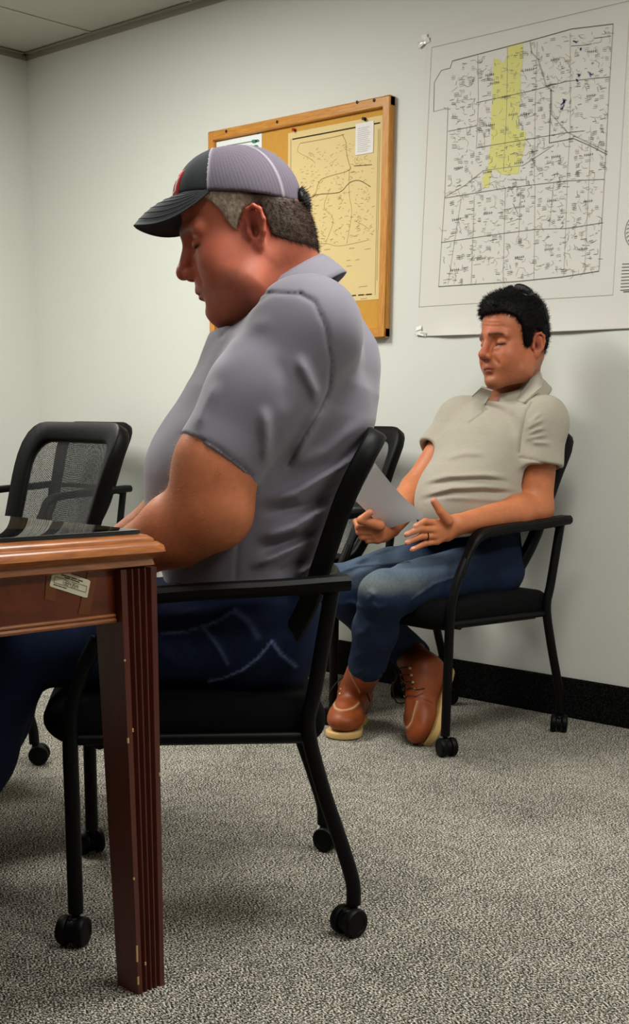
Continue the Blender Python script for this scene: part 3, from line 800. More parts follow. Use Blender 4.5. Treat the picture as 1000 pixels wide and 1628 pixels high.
tpart(rectloops(TX0, tx1, TY0, ty1, prof).build('table_top', M_WOODLIT, tb))
LT, LB = .068, .054
def leg(cx, cy, sx, sy):
    """fluted tapering post; its outer corner is (cx,cy)"""
    v = []; zs = [0, .02, .35, .686]; n = 0; ring = []
    def outline(w):
        P = []
        fl = 4; g = w*.055
        sides = [((0, 0), (0, -1), (-1, 0)), ]
        # outer +X face (runs along Y), fluted; outer +Y face fluted; two plain inner faces
        P.append((0, 0))
        return P
    for z in zs:
        w = LB+(LT-LB)*z/.686; P = []
        def face(a, b, inw):
            a = np.array(a, float); b = np.array(b, float); inw = np.array(inw, float); fl = 4; m = .14; sp = (1-2*m)/fl; out = [a]
            for k in range(fl):
                c0 = m+k*sp
                for q in (0.10, .3, .5, .7, .90): out.append(a+(b-a)*(c0+sp*q)+inw*w*.115*math.sin(math.pi*(q-.1)/.8))
            return out
        P += face((0, -w), (0, 0), (-1, 0)); P += face((0, 0), (-w, 0), (0, -1)); P += face((-w, 0), (-w, -w), (1, 0)); P += [np.array((-w, -w))+np.array((w, 0))*k/21 for k in range(21)]
        n = len(P)
        v += [(cx+sx*p[0], cy+sy*p[1], z) for p in P]
    f = []
    for j in range(len(zs)-1):
        for k in range(n):
            q = (j*n+k, j*n+(k+1) % n, (j+1)*n+(k+1) % n, (j+1)*n+k); f.append(q if sx*sy > 0 else q[::-1])
    f += [tuple(range(n))[::-1] if sx*sy > 0 else tuple(range(n)), tuple((len(zs)-1)*n+k for k in range(n))]
    mb = MB(); mb.add(v, f, False); return mb.build('leg', M_WOODV, tb)
ins = .012
lg = tpart(leg(tx1-ins, ty1-ins, 1, 1)); tpart(leg(TX0+ins, ty1-ins, -1, 1)); tpart(leg(tx1-ins, TY0+ins, 1, -1)); tpart(leg(TX0+ins, TY0+ins, -1, -1))
# chips of bare wood along the corner of the leg in view
random.seed(2)
for z, l in ((.025, .014), (.072, .028), (.20, .004), (.425, .008), (.55, .003)):
    w = LB+(LT-LB)*z/.686; yy = ty1-ins-w
    MB().box((tx1-ins-.0005, yy+.0008, z), (.0012, .0012, l/2)).build('wood_chip', M_CHIP, lg)
for z, k in ((.05, .3), (.44, .16), (.36, .97)):
    w = LB+(LT-LB)*z/.686; MB().box((tx1-ins+.0002, ty1-ins-w*(1-k), z), (.0008, .0012, .0028)).build('wood_chip', M_CHIP, lg)
AZ0, AZ1 = .607, .686
def apron(name, c, h):
    tpart(MB().box(c, h).build(name, M_WOOD, tb))
apron('apron', (tx1-.038, (ty1+TY0)/2, (AZ0+AZ1)/2), (.010, td/2-.07, (AZ1-AZ0)/2))
apron('apron', (TX0+.038, (ty1+TY0)/2, (AZ0+AZ1)/2), (.010, td/2-.07, (AZ1-AZ0)/2))
apron('apron', ((tx1+TX0)/2, ty1-.038, (AZ0+AZ1)/2), (tw/2-.07, .010, (AZ1-AZ0)/2))
apron('apron', ((tx1+TX0)/2, TY0+.038, (AZ0+AZ1)/2), (tw/2-.07, .010, (AZ1-AZ0)/2))
mo = MB()
for z, rr in ((AZ0+.003, .0045), (AZ0+.010, .0032)):
    mo.tube([(tx1-.028, TY0+.08, z), (tx1-.028, ty1-.08, z)], rr, 8)
tpart(mo.build('moulding', M_WOODLIT, tb))
# glass sheet lying on the top
gm = bpy.data.materials.new('table_glass'); gm.use_nodes = True; gb = gm.node_tree.nodes['Principled BSDF']
gb.inputs['Base Color'].default_value = (.62, .80, .74, 1); gb.inputs['Roughness'].default_value = .02; gb.inputs['IOR'].default_value = 1.5; gb.inputs['Transmission Weight'].default_value = 1.
go = rectloops(TX0+.012, tx1-.026, TY0+.012, ty1-.026, [(0, .7355), (.001, .7365), (.001, .7405), (0, .7415)]).build('table_glass', gm)
tag(go, 'greenish clear glass sheet lying on the table top', 'glass sheet')
# inventory sticker held by two strips of brown tape, on the apron towards the room
AX = tx1-.0275
def ap(x, y): return atX(x, y, AX)[1:]
M_BTAPE = mat('brown_tape', (112, 62, 24), .35, .5)
def slab(P, X, th, m, name):
    mb = MB(); n = len(P); mb.add([(X, p[0], p[1]) for p in P]+[(X+th, p[0], p[1]) for p in P], [tuple(range(n)), tuple(range(n, 2*n))[::-1]]+[((k+1) % n, k, n+k, n+(k+1) % n) for k in range(n)]); return mb.build(name, m)
tp = slab([ap(71, 953), ap(87, 956), ap(93, 902), ap(75, 897)], AX, .0004, M_BTAPE, 'packing_tape'); tag(tp, 'brown packing tape strip at the left end of the sticker', 'tape')
tp = slab([ap(124, 976), ap(142, 977), ap(157, 905), ap(142, 897)], AX, .0004, M_BTAPE, 'packing_tape'); tag(tp, 'brown packing tape strip at the right end of the sticker', 'tape')
cor = [ap(78, 932), ap(138, 951), ap(143.5, 923), ap(84.5, 904)]
P = []
for k in range(4):
    a, b, c = np.array(cor[k-1]), np.array(cor[k]), np.array(cor[(k+1) % 4])
    P += [b+(a-b)*.07, b+(a-b)*.02+(c-b)*.02, b+(c-b)*.05]
st = slab(P, AX+.0006, .0004, mat('sticker_paper', (222, 218, 192), .6, .3), 'sticker'); tag(st, 'white inventory sticker with a printed number taped to the table apron', 'sticker')
def sp(u, v):     # position on the sticker, u to the right, v up, 0..1
    a, b, c, d = [np.array(q) for q in cor]; q = (a*(1-u)+b*u)*(1-v)+(d*(1-u)+c*u)*v; return (AX+.0013, q[0], q[1])
mb = MB()
def sline(u0, v0, u1, v1, w=.0007):
    a, b = np.array(sp(u0, v0)), np.array(sp(u1, v1)); t = nv(b-a); n = np.cross(t, [1, 0, 0])*w/2; mb.add([a-n, b-n, b+n, a+n], [(3, 2, 1, 0)])
for u0, u1, v in ((.22, .36, .82), (.37, .47, .82), (.49, .64, .82), (.66, .80, .82), (.32, .46, .72), (.48, .72, .72)): sline(u0, v, u1, v, .0016)
sline(.08, .62, .93, .62); sline(.08, .28, .93, .28); sline(.08, .62, .08, .28); sline(.93, .62, .93, .28)
for u0, u1 in ((.08, .2), (.21, .3), (.31, .43)): sline(u0, .17, u1, .17, .0013)
SEG = {'1': 'bc', '3': 'abgcd', '8': 'abcdefg', '4': 'fgbc', '5': 'afgcd'}
for i, ch in enumerate('1384354'):
    u = .27+i*.065; w_ = .042; lo, md, hi = .34, .45, .56
    S = dict(a=(u, hi, u+w_, hi), b=(u+w_, hi, u+w_, md), c=(u+w_, md, u+w_, lo), d=(u, lo, u+w_, lo), e=(u, md, u, lo), f=(u, hi, u, md), g=(u, md, u+w_, md))
    for k in SEG[ch]: sline(*S[k], .0008)
o = mb.build('printed_text', mat('sticker_ink', (64, 58, 44), .9, .05), st); o['kind'] = 'stuff'
# ------------------------------------------------------------------ people: shared builders
def vert_normals(v, q):
    n = np.zeros_like(v); a = v[q[:, 2]]-v[q[:, 0]]; b = v[q[:, 3]]-v[q[:, 1]]; c = np.cross(a, b)
    for k in range(4):
        for i in range(3): n[:, i] += np.bincount(q[:, k], c[:, i], minlength=len(v))
    return n/(np.linalg.norm(n, axis=1, keepdims=True)+1e-12)

def strands(vq, count, length, width, comb, colfn, seed=1, lift=.45, msk=None):
    """short hairs standing on a surface; returns verts, triangles, colours"""
    rg = np.random.default_rng(seed); v, q = vq; n = vert_normals(v, q)
    c = v[q].mean(1); nn = n[q].mean(1)
    if msk is not None: k = msk(c); c, nn = c[k], nn[k]
    i = rg.integers(0, len(c), count); p = c[i]+rg.normal(0, .001, (count, 3)); nm = nn[i]
    cb = np.broadcast_to(np.asarray(comb, float), (count, 3)); d = nm*lift+cb+rg.normal(0, .28, (count, 3)); d -= np.minimum((d*nm).sum(1)-.12, 0)[:, None]*nm
    d /= np.linalg.norm(d, axis=1, keepdims=True); L = length*rg.uniform(.5, 1.2, count)[:, None]
    s = np.cross(d, rg.normal(0, 1, (count, 3))); s /= np.linalg.norm(s, axis=1, keepdims=True); t = np.cross(d, s)
    w = width; P = p-nm*.0015
    V = np.stack([P+s*w, P-s*w*.5+t*w*.87, P-s*w*.5-t*w*.87, P+d*L], 1).reshape(-1, 3)
    b = np.arange(count)[:, None]*4; Tt = np.concatenate([b+np.array([0, 1, 3]), b+np.array([1, 2, 3]), b+np.array([2, 0, 3])])
    cc = np.repeat(colfn(p, rg), 4, axis=0)
    return V, Tt.astype(np.int32), cc

class Head:
    """skull, face, ears in a local frame: x forward, y to the person's left, z up, origin between the ear canals"""
    def __init__(s, O, fwd, left, scale):
        s.O = np.asarray(O, float); x = nv(fwd); y = np.asarray(left, float); y = nv(y-x*(x@y)); z = np.cross(x, y); s.R = np.stack([x, y, z], 1); s.s = scale
    def T(s, p): return s.O+s.s*(s.R@np.asarray(p, float))
    def L(s, P): return (np.asarray(P)-s.O)@s.R/s.s
    def e(s, c, r, rot=None): return ell(s.T(c), np.array(r)*s.s, s.R if rot is None else s.R@rot)
    def c(s, a, b, ra, rb): return cone(s.T(a), s.T(b), ra*s.s, rb*s.s)
    def skull(s, fd, grow=0.):
        g = grow; k = .02
        fd.add(s.e((-.004, 0, .050), (.084+g, .074+g, .082+g)), k); fd.add(s.e((.034, 0, .052), (.060+g, .064+g, .062+g)), k)
        fd.add(s.e((-.030, 0, .015), (.056+g, .062+g, .062+g)), k)
    def face(s, fd, jowl=0., lid=1., brow=1., browk=0., smile=0.):
        S = s.s
        s.skull(fd)
        fd.add(s.e((.040, 0, -.026), (.054, .060+jowl*.5, .074)), .025*S)
        for y in (-1, 1):
            fd.add(s.e((.050, y*.044, -.022), (.032, .020, .021)), .025*S)
            fd.add(s.e((.045, y*.040, -.050), (.035, .022+jowl, .030)), .03*S)
            fd.add(s.c((-.004, y*.054, -.048), (.022, y*(.050+jowl), -.074), .020, .019+jowl), .025*S)
            fd.add(s.c((.022, y*(.050+jowl), -.074), (.075, y*.016, -.092), .019+jowl*.6, .017), .025*S)
            fd.add(s.c((.092, y*.010, .033), (.072, y*.050, .026), .0115*brow, .009*brow), .014*S)
        fd.add(s.e((.074, 0, -.048), (.030, .034, .036)), .022*S)
        fd.add(s.e((.080, 0, -.089), (.020, .024, .018)), .018*S)
        if jowl > .003: fd.add(s.e((.030, 0, -.096), (.048, .044, .024)), .03*S)
        for y in (-1, 1):
            fd.cut(s.e((.097, y*.036, .010), (.018, .022, .0130)), .014*S)
            fd.add(s.e((.0745, y*.033, .008), (.0145, .0165, .0125)), .006*S)       # lid over the eye
            fd.cut(s.c((.0915, y*.021, .0175), (.081, y*.047, .0155), .0012, .0012), .004*S)   # crease of the lid
            fd.cut(s.c((.0905, y*.022, .006-.004*lid), (.079, y*.047, .006-.003*lid), .0012, .0014), .003*S)
            fd.add(s.c((.0900, y*.021, -.006), (.077, y*.043, -.008), .003, .004), .008*S)
        fd.add(s.c((.093, 0, .022), (.1135, 0, -.014), .0085, .0105), .012*S); fd.add(s.e((.1165, 0, -.020), (.0125, .0135, .0110)), .008*S)
        for y in (-1, 1):
            fd.add(s.e((.1045, y*.0140, -.026), (.0125, .0080, .0090)), .006*S)
            fd.cut(s.e((.110, y*.0078, -.0345), (.0065, .0040, .0045)), .003*S)
            fd.cut(s.c((.1005, y*.025, -.028), (.0905, y*.033, -.046), .0006, .0006), .014*S)
        for y in (-1, 1):
            fd.add(s.c((.1005, 0, -.0535), (.087, y*.023, -.0590), .0060, .0032), .007*S)
            fd.add(s.c((.0985, 0, -.0650), (.086, y*.020, -.0605), .0072, .0035), .007*S)
        for y in (-1, 1): fd.cut(s.c((.108, 0, -.0592), (.088, y*.027, -.0600-smile), .0013, .0013), .0035*S)
        fd.cut(s.e((.106, 0, -.0755), (.010, .020, .006)), .012*S)
    def ears(s, fd, sc=1.):
        S = s.s
        for y in (-1, 1):
            rz = np.array(Matrix.Rotation(-y*.40, 3, 'Z')@Matrix.Rotation(-.14, 3, 'Y'))
            o = np.array([-.013, y*.0775, -.007])
            g = lambda a, b, c: o+rz@(np.array([a, y*b, c])*sc)
            fd.add(ell(s.T(g(-.002, 0, .002)), np.array([.0165, .0065, .027])*sc*S, s.R@rz), .006*S)
            rim = [g(.012, .001, .004), g(.013, .003, .018), g(.006, .005, .030), g(-.006, .006, .0335), g(-.016, .006, .026), g(-.0195, .005, .010), g(-.016, .004, -.008), g(-.010, .003, -.018)]
            for a, b in zip(rim[:-1], rim[1:]): fd.add(s.c(a, b, .0038*sc, .0038*sc), .0035*S)
            fd.cut(ell(s.T(g(-.003, .0080, .008)), np.array([.0110, .0080, .0200])*sc*S, s.R@rz), .003*S)
            fd.add(s.c(g(-.008, .0015, .018), g(-.012, .003, -.004), .0026*sc, .0026*sc), .004*S)      # inner fold
            fd.cut(ell(s.T(g(.0015, .0055, -.004)), np.array([.0085, .0105, .0120])*sc*S, s.R@rz), .003*S)
            fd.add(ell(s.T(g(-.001, .0015, -.026)), np.array([.0095, .0050, .0105])*sc*S, s.R@rz), .006*S)   # lobe
            fd.add(ell(s.T(g(.0115, .002, -.006)), np.array([.005, .005, .0075])*sc*S, s.R@rz), .005*S)     # tragus
    def colours(s, v, base, red, dark, stubble, lips, browc=None, brow_w=1., lash=(30, 18, 14), lash_w=.0023):
        P = s.L(v); x, y, z = P.T; ay = np.abs(y); n = len(v)
        c = np.repeat(np.asarray(base)[None], n, 0)
        c = c*(1+.16*(vnoise(v, 60, 3)-.5)+.10*(vnoise(v, 190, 4)-.5))[:, None]
        g = lambda cx, cy, cz, rx, ry, rz: np.exp(-(((x-cx)/rx)**2+((ay-cy)/ry)**2+((z-cz)/rz)**2))
        c = blend(c, red, .75*np.clip(g(.115, 0, -.018, .02, .02, .03), 0, 1)); c = blend(c, red, .55*g(.06, .05, -.02, .03, .03, .03))
        c = blend(c, red, .55*g(-.014, .085, .004, .03, .02, .045)); c = blend(c, red, .35*g(.09, .0, .05, .03, .06, .02))
        st = sstep(-.040, -.062, z)*sstep(.0, .03, x)*(.65+.7*(vnoise(v, 400, 8)-.5)); c = blend(c, stubble, .45*np.clip(st, 0, 1))
        c = blend(c, dark, .5*np.clip(g(.098, .033, .010, .014, .02, .010), 0, 1))
        lp = np.exp(-((z+.0592)/.0075)**2)*sstep(.027, .018, ay)*sstep(.080, .090, x); c = blend(c, lips, .75*lp)
        lw = np.exp(-((z+.0595)/.0016)**2)*sstep(.027, .020, ay)*sstep(.080, .090, x); c = blend(c, dark*.35, .85*lw)
        if browc is not None:
            bz = .0315-.25*np.maximum(ay-.035, 0); bw = np.exp(-((z-bz)/(.0042*brow_w))**2)*sstep(.008, .014, ay)*sstep(.056, .046, ay)*sstep(.05, .065, x)*(.6+.8*vnoise(v, 500, 5)); c = blend(c, browc, np.clip(.85*bw, 0, 1))
        el = np.exp(-((z-.0022)/lash_w)**2)*sstep(.016, .022, ay)*sstep(.054, .048, ay)*sstep(.055, .068, x); c = blend(c, rgb(*lash), np.clip(.9*el, 0, 1))
        c = blend(c, dark*.3, .9*np.clip(g(.110, .0078, -.035, .006, .004, .0035), 0, 1))
        c = blend(c, dark*.45, .8*np.clip(g(-.010, .080, -.004, .007, .012, .011), 0, 1))  # hollow of the ear darkened, its shade put into the skin colour
        return c

def chain(fd, pts, rad, k=.01, flat=None):
    for i in range(len(pts)-1): fd.add(cone(pts[i], pts[i+1], rad[i], rad[i+1]), k)

def hand(fd, wrist, knuck, fingers, thumb, r=.0095, palm_n=None, wr=.028, pth=.014):
    """wrist point, four knuckle points, four lists of finger joints after the knuckle, thumb joints from its root"""
    w = np.asarray(wrist, float); ks = [np.asarray(k, float) for k in knuck]
    mid = sum(ks)/4; ax = nv(mid-w); side = ks[0]-ks[3]; sl = np.linalg.norm(side)
    fd.add(ecap(w, w+(mid-w)*.5, (wr, sl*.5+.010), (wr*.72, pth*1.1), side), .014)
    fd.add(ecap(w+(mid-w)*.35, mid-ax*.006, (sl*.5+.008, sl*.5+.007), (pth*1.1, pth*.85), side), .012)
    for i, (k0, fj) in enumerate(zip(ks, fingers)):
        rr = r*(1.0, 1.04, 1.0, .88)[i]; root = k0*.75+w*.25
        P = [root, k0]+[np.asarray(q, float) for q in fj]
        rad = [rr*1.15, rr*1.12]+[rr*(1.0-.07*j) for j in range(len(fj))]; rad[-1] = rr*.82
        chain(fd, P[:2], rad[:2], .008)
        for j in range(1, len(P)-1): fd.add(cone(P[j], P[j+1], rad[j], rad[j+1]), .0035)
    P = [np.asarray(q, float) for q in thumb]; rad = [r*1.7, r*1.3, r*1.12, r*.95][:len(P)]
    for j in range(len(P)-1): fd.add(cone(P[j], P[j+1], rad[j], rad[j+1]), .010 if j == 0 else .004)

def nails(tips, m, parent, size=.0065):
    """small flat nails: (tip, direction of finger, outward normal)"""
    for t, d, n in tips:
        d = nv(d); n = np.asarray(n, float); n = nv(n-d*(n@d)); s = np.cross(d, n); R = np.stack([d, s, n], 1)
        MB().box(np.asarray(t)+n*size*.95-d*.004, (size*.85, size*.75, .0008), R, bev=.0006).build('fingernail', m, parent)

def collar(C, axis, front, rx, ry, hb, hf, fall_b, fall_f, flare, open_deg, tilt, seed=0, th=.0035, tip=.0):
    """folded polo collar round a neck: returns verts, quads"""
    a = nv(axis); f = np.asarray(front, float); f = nv(f-a*(f@a)); l = np.cross(a, f); nph, nr = 72, 9
    V = []
    for i in range(nph+1):
        ph = math.radians(-180+open_deg+(360-2*open_deg)*i/nph)      # 0 at the back
        cb, sb = -math.cos(ph), math.sin(ph); w = (1-math.cos(ph))/2
        end = max(0, 1-min(i, nph-i)/7.)
        base = C+f*(cb*rx)+l*(sb*ry); out = nv(f*cb*ry+l*sb*rx)
        top = hb+(hf-hb)*w; fall = fall_b+(fall_f-fall_b)*w+tip*(1-end)*w*w
        row = [base-out*.004+a*(top-.030), base-out*.002+a*(top-.008), base+a*top, base+out*.006+a*(top+.0015)]
        for k in range(1, nr-3):
            t = k/(nr-4); row.append(base+out*(.008+flare*t**.85)+a*(top-fall*t))
        V.append(row)
    V = np.array(V); n0 = V.shape[1]; flat = V.reshape(-1, 3)
    q = []
    for i in range(nph):
        for k in range(n0-1): q.append((i*n0+k, (i+1)*n0+k, (i+1)*n0+k+1, i*n0+k+1))
    q = np.array(q, np.int32); n = vert_normals(flat, q); flat2 = flat-n*th; m = len(flat)
    Q = [q, (q+m)[:, ::-1]]
    E = []
    for k in range(n0-1): E += [(k+1, k, m+k, m+k+1), (nph*n0+k, nph*n0+k+1, m+nph*n0+k+1, m+nph*n0+k)]
    for i in range(nph): E += [(i*n0+n0-1, (i+1)*n0+n0-1, m+(i+1)*n0+n0-1, m+i*n0+n0-1), ((i+1)*n0, i*n0, m+i*n0, m+(i+1)*n0)]
    return np.concatenate([flat, flat2]), np.concatenate(Q+[np.array(E, np.int32)])

def boot(root_parent, heel, toe_dir, up_dir, scale=1., shaft=None, detail=True):
    """work boot with moc toe and wedge sole; local x to the toe, y left, z up, origin under the heel"""
    x = nv(toe_dir); z = np.asarray(up_dir, float); z = nv(z-x*(x@z)); y = np.cross(z, x); R = np.stack([x, y, z], 1); O = np.asarray(heel, float); s = scale
    T = lambda p: O+s*(R@np.asarray(p, float)); Lc = lambda v: (v-O)@R/s
    E = lambda c, r: ell(T(c), np.array(r)*s, R)
    sh = np.asarray(shaft, float) if shaft is not None else T((.045, 0, .21))
    lo = np.minimum(np.min([T((a, b, c)) for a in (-.03, .33) for b in (-.07, .07) for c in (-.01, .16)], 0), sh)-.07; hi = np.maximum(np.max([T((a, b, c)) for a in (-.03, .33) for b in (-.07, .07) for c in (-.01, .16)], 0), sh)+.07
    fd = Field(lo, hi, .0034)
    fd.add(E((.045, 0, .066), (.052, .040, .050)), .02); fd.add(ecap(T((.05, 0, .070)), T((.20, 0, .064)), (.040*s, .050*s), (.054*s, .044*s), y), .02)
    fd.add(E((.225, .003, .054), (.074, .056, .038)), .02); fd.add(ecap(T((.06, 0, .09)), T((.15, 0, .085)), (.040*s, .034*s), (.05*s, .03*s), y), .03)
    ank = T((.052, 0, .105)); fd.add(cone(ank, sh, .050*s, .053*s), .035)
    fd.cut(half(T((0, 0, .022)), R@np.array([0, 0, 1.])), .002) if False else fd.keep(half(T((0, 0, .0175)), R@np.array([0, 0, -1.])), .003)
    # moc seam ridge
    def ridge(X, Y, Z):
        P = Lc(np.stack([X, Y, Z], 1)); d = np.abs(np.hypot((P[:, 0]-.190)/.072, P[:, 1]/.038)-1)*.04
        return .003*np.exp(-(d/.004)**2)*((P[:, 0] > .185) & (P[:, 2] > .05))+.0012*(vnoise(np.stack([X, Y, Z], 1), 60, 2)-.5)
    fd.disp(ridge, lo, hi)
    vq = fd.mesh(2); P = Lc(vq[0]); v = vq[0]
    c = np.repeat(rgb(142, 68, 28)[None], len(v), 0)*(1+.5*(vnoise(v, 18, 3)-.5)+.3*(vnoise(v, 70, 6)-.5))[:, None]
    d = np.abs(np.hypot((P[:, 0]-.190)/.072, P[:, 1]/.038)-1)*.04; st = np.exp(-(d/.0022)**2)*((P[:, 0] > .185) & (P[:, 2] > .05))
    c = blend(c, rgb(214, 178, 134), .7*st); c = blend(c, rgb(96, 36, 14), .8*np.exp(-((P[:, 0]-.165-.2*np.abs(P[:, 1]))/.003)**2)*(P[:, 2] > .05))
    up_ = sdf_obj('boot', vq, mat('boot_leather', rough=.5, spec=.35, attr=True, bump=(160, .2, .001)), root_parent, c)
    # sole
    fs = Field(lo, hi, .004)
    def sole(X, Y, Z):
        px = [(X-O[0])*R[0, i]+(Y-O[1])*R[1, i]+(Z-O[2])*R[2, i] for i in range(3)]; px = [p/s for p in px]
        t = np.clip((px[0]-.045)/.19, 0, 1); rad = .042+.014*t-.012*np.exp(-((t-.42)/.22)**2); d2 = np.hypot(px[0]-.045-.19*t, px[1])-rad
        dz = np.abs(px[2]-.0120)-.0115; return (np.maximum(d2, dz)+.002*0)*s
    fs.add((sole, lo, hi), .004)
    vs = fs.mesh(2); Ps = Lc(vs[0]); cs = np.repeat(rgb(206, 172, 112)[None], len(vs[0]), 0)*(1+.3*(vnoise(vs[0], 40, 9)-.5))[:, None]; cs = blend(cs, rgb(90, 70, 50), .7*sstep(.006, .001, Ps[:, 2]))
    sdf_obj('sole', vs, mat('boot_sole', rough=.8, spec=.2, attr=True), up_, cs)
    if detail:
        ml = mat('lace', (46, 28, 18), .8, .2); me_ = mat('eyelet', (206, 196, 176), .3, .5, metal=.6); lc = MB()
        for k in range(5):
            xx = .168-.020*k; zz = .104+.012*k
            for a, b in ((-.026, .026), (.026, -.026)):
                pts = [T((xx+.010*(t-.5)*(1 if a > 0 else -1), a+(b-a)*t, zz+.020*math.sin(math.pi*t)-.004)) for t in np.linspace(0, 1, 7)]; lc.tube(pts, .0021*s, 6)
        for sg in (-1, 1): lc.tube(spline([T((.10, 0, .166)), T((.14, sg*.03, .160)), T((.165, sg*.056, .125)), T((.15, sg*.064, .095))], 5), .002*s, 6)
        lc.build('lace', ml, up_)
        for k in range(5):
            for sg in (-1, 1):
                q = T((.168-.020*k, sg*.030, .102+.011*k)); MB().lathe(q, R@np.array([.3, sg*.5, .8]), [(.0042*s, -.002), (.0042*s, .003), (.002*s, .004)], 8).build('eyelet', me_, up_)
    return up_
# ------------------------------------------------------------------ man in the cap
PA = 41
C1 = np.array([-1.808, 1.610, 0]); F1 = np.array([math.sin(-.699), -math.cos(-.699), 0]); L1 = np.array([-F1[1], F1[0], 0])
def c1(lat, fwd, z): return C1+L1*lat+F1*fwd+up*z
DM = 2.42
p_ = lambda x, y, D=DM: atd(x, y, D)
th = math.radians(18); rl = math.radians(4)
hf1 = -rt*math.cos(th)-up*math.sin(th); hl1 = -hd*math.cos(rl)+up*math.sin(rl)*1.0
H1 = Head(p_(398, 377, 2.39), hf1, hl1, 1.11)
fd = Field(H1.O-np.array([.26, .26, .33]), H1.O+np.array([.22, .22, .19]), .0023)
H1.face(fd, jowl=.011, lid=1.3)
nk0, nk1, nk2 = H1.T((-.030, 0, -.030)), p_(446, 455, DM), p_(470, 530, DM)
fd.add(cone(nk0, nk1, .068, .074), .05); fd.add(cone(nk1, nk2, .074, .085), .03); fd.add(cone(H1.T((.02, 0, -.09)), p_(420, 500, DM), .050, .060), .05)
D0 = fd.D.copy(); H1.ears(fd, .92); vh = fd.mesh(1)
# near arm, far arm
S1n = p_(474, 540)+L1*.160; S1f = p_(474, 540)-L1*.160
hemn = atd(346, 733, 2.20); elbn = atd(338, 812, 2.19); wrn = atd(150, 912, 2.31); hnn = atd(85, 950, 2.39)
elbf = elbn-L1*.42+up*.0; wrf = elbf+(wrn-elbn)+L1*.12
def arm(sh, hem, el, wr, kn, fg, tb, lo_pad=.09):
    A = np.array([sh, hem, el, wr]+kn+[q for f_ in fg for q in f_]); fa = Field(A.min(0)-lo_pad, A.max(0)+lo_pad, .0034)
    fa.add(cone(sh, hem, .062, .064), .01); fa.add(cone(hem, el, .064, .062), .03)
    e1 = el+(wr-el)*.28; fa.add(cone(el, e1, .060, .058), .03); fa.add(cone(e1, wr, .058, .034), .03)
    fa.add(ell(hem*.6+el*.4+F1*.008, .061), .03); fa.add(ell(el-nv(wr-el)*.012, .052), .02)
    hand(fa, wr, kn, fg, tb, r=.0105)
    return fa
def lap_hand(wr, d, lat, dn):
    s_ = nv(np.cross(d, up))*(1 if lat > 0 else -1); k = [wr+d*.095+s_*.030*(1-i*.667)+dn*.0 for i in range(4)]
    f_ = [[k[i]+d*.035-up*.010, k[i]+d*.055-up*.030, k[i]+d*.058-up*.048] for i in range(4)]
    t_ = [wr+d*.03+s_*.03, wr+d*.07+s_*.055-up*.005, wr+d*.10+s_*.055-up*.012]
    return k, f_, t_
dn_ = nv(hnn-wrn); kn, fg, tb_ = lap_hand(wrn, dn_, -1, 0); fa = arm(S1n, hemn, elbn, wrn, kn, fg, tb_)
armv = fa.mesh(1)
dfv = nv(F1*.8+L1*.25-up*.15); kf, ff, tf = lap_hand(wrf, dfv, 1, 0); fb = arm(S1f, S1f*.4+elbf*.6, elbf, wrf, kf, ff, tf); armf = fb.mesh(1)
# torso under the clothes
ft = Field(C1+np.array([-.5, -.5, .35]), C1+np.array([.5, .5, 1.25]), .012)
ft.add(ecap(p_(395, 905), p_(400, 760), (.11, .14), (.09, .12), L1), .03); ft.add(ecap(p_(405, 760), p_(468, 520), (.15, .14), (.13, .08), L1), .03); ft.add(cone(S1n, S1f, .05, .05), .03)
torv = ft.mesh(1)
body = join(vh, armv, armf, torv); v = body[0]
sk = rgb(188, 104, 78); skred = rgb(152, 50, 44)
cols = H1.colours(v, sk, skred, rgb(120, 52, 40), rgb(120, 78, 66), rgb(150, 70, 62), rgb(92, 58, 42), .9)
nh = len(vh[0]); ar = np.arange(len(v)) >= nh
ca = np.repeat(rgb(190, 114, 76)[None], len(v), 0)*(1+.22*(vnoise(v, 30, 6)-.5)+.16*(vnoise(v, 140, 2)-.5))[:, None]; cols[ar] = ca[ar]
M_SKIN = mat('skin', rough=.5, spec=.35, attr=True, bump=(420, .12, .001), sss=.08)
P1 = sdf_obj('person', body, M_SKIN, None, cols)
tag(P1, 'seated man in a grey polo shirt, jeans and a two-tone cap, looking down', 'person')

# hair below the cap: grey at the temple, dark brown behind
fh = fd.like(); fh.D = D0-.0030
HX = np.array([-.20, -.085, -.070, -.050, -.034, -.030, -.004, -.000, .016, .021, .030, .045, .060, .2]); HZ = np.array([-.050, -.046, -.042, -.032, -.022, .027, .027, .022, .002, .008, .036, .060, .066, .072])
def hairline(x, y, z):
    q = [(x-H1.O[0])*H1.R[0, i]+(y-H1.O[1])*H1.R[1, i]+(z-H1.O[2])*H1.R[2, i] for i in range(3)]
    return (np.interp(q[0]/H1.s, HX, HZ)*H1.s-q[2])*.8
fh.keep((hairline, None, None), .003)
capn = H1.R@nv((-.36, 0, .93)); capc = H1.T((0, 0, .053))
fh.keep(half(capc+capn*.001, capn), .002)
hv = fh.mesh(1)
def hcol(p, rg=None):
    P = H1.L(p); t = sstep(.004, -.030, P[:, 0]); n = len(p)
    c = blend(np.repeat(rgb(176, 160, 142)[None], n, 0), rgb(62, 44, 32), t)
    k = vnoise(p, 260, 11); c = c*(.45+1.1*k)[:, None]
    if rg is not None: c = c*rg.uniform(.6, 1.35, n)[:, None]
    return c
M_HAIR = mat('hair', rough=.55, spec=.35, attr=True)
comb = H1.R@np.array([-.5, 0, -.75])
sv = strands(hv, 17000, .009, .0005, comb, hcol, 3, .35, msk=lambda c: np.ones(len(c), bool))
v2, q2 = hv; q3 = np.concatenate([q2[:, [0, 1, 2]], q2[:, [0, 2, 3]]])
hm = np.concatenate([v2, sv[0]]), np.concatenate([q3, sv[1]+len(v2)])
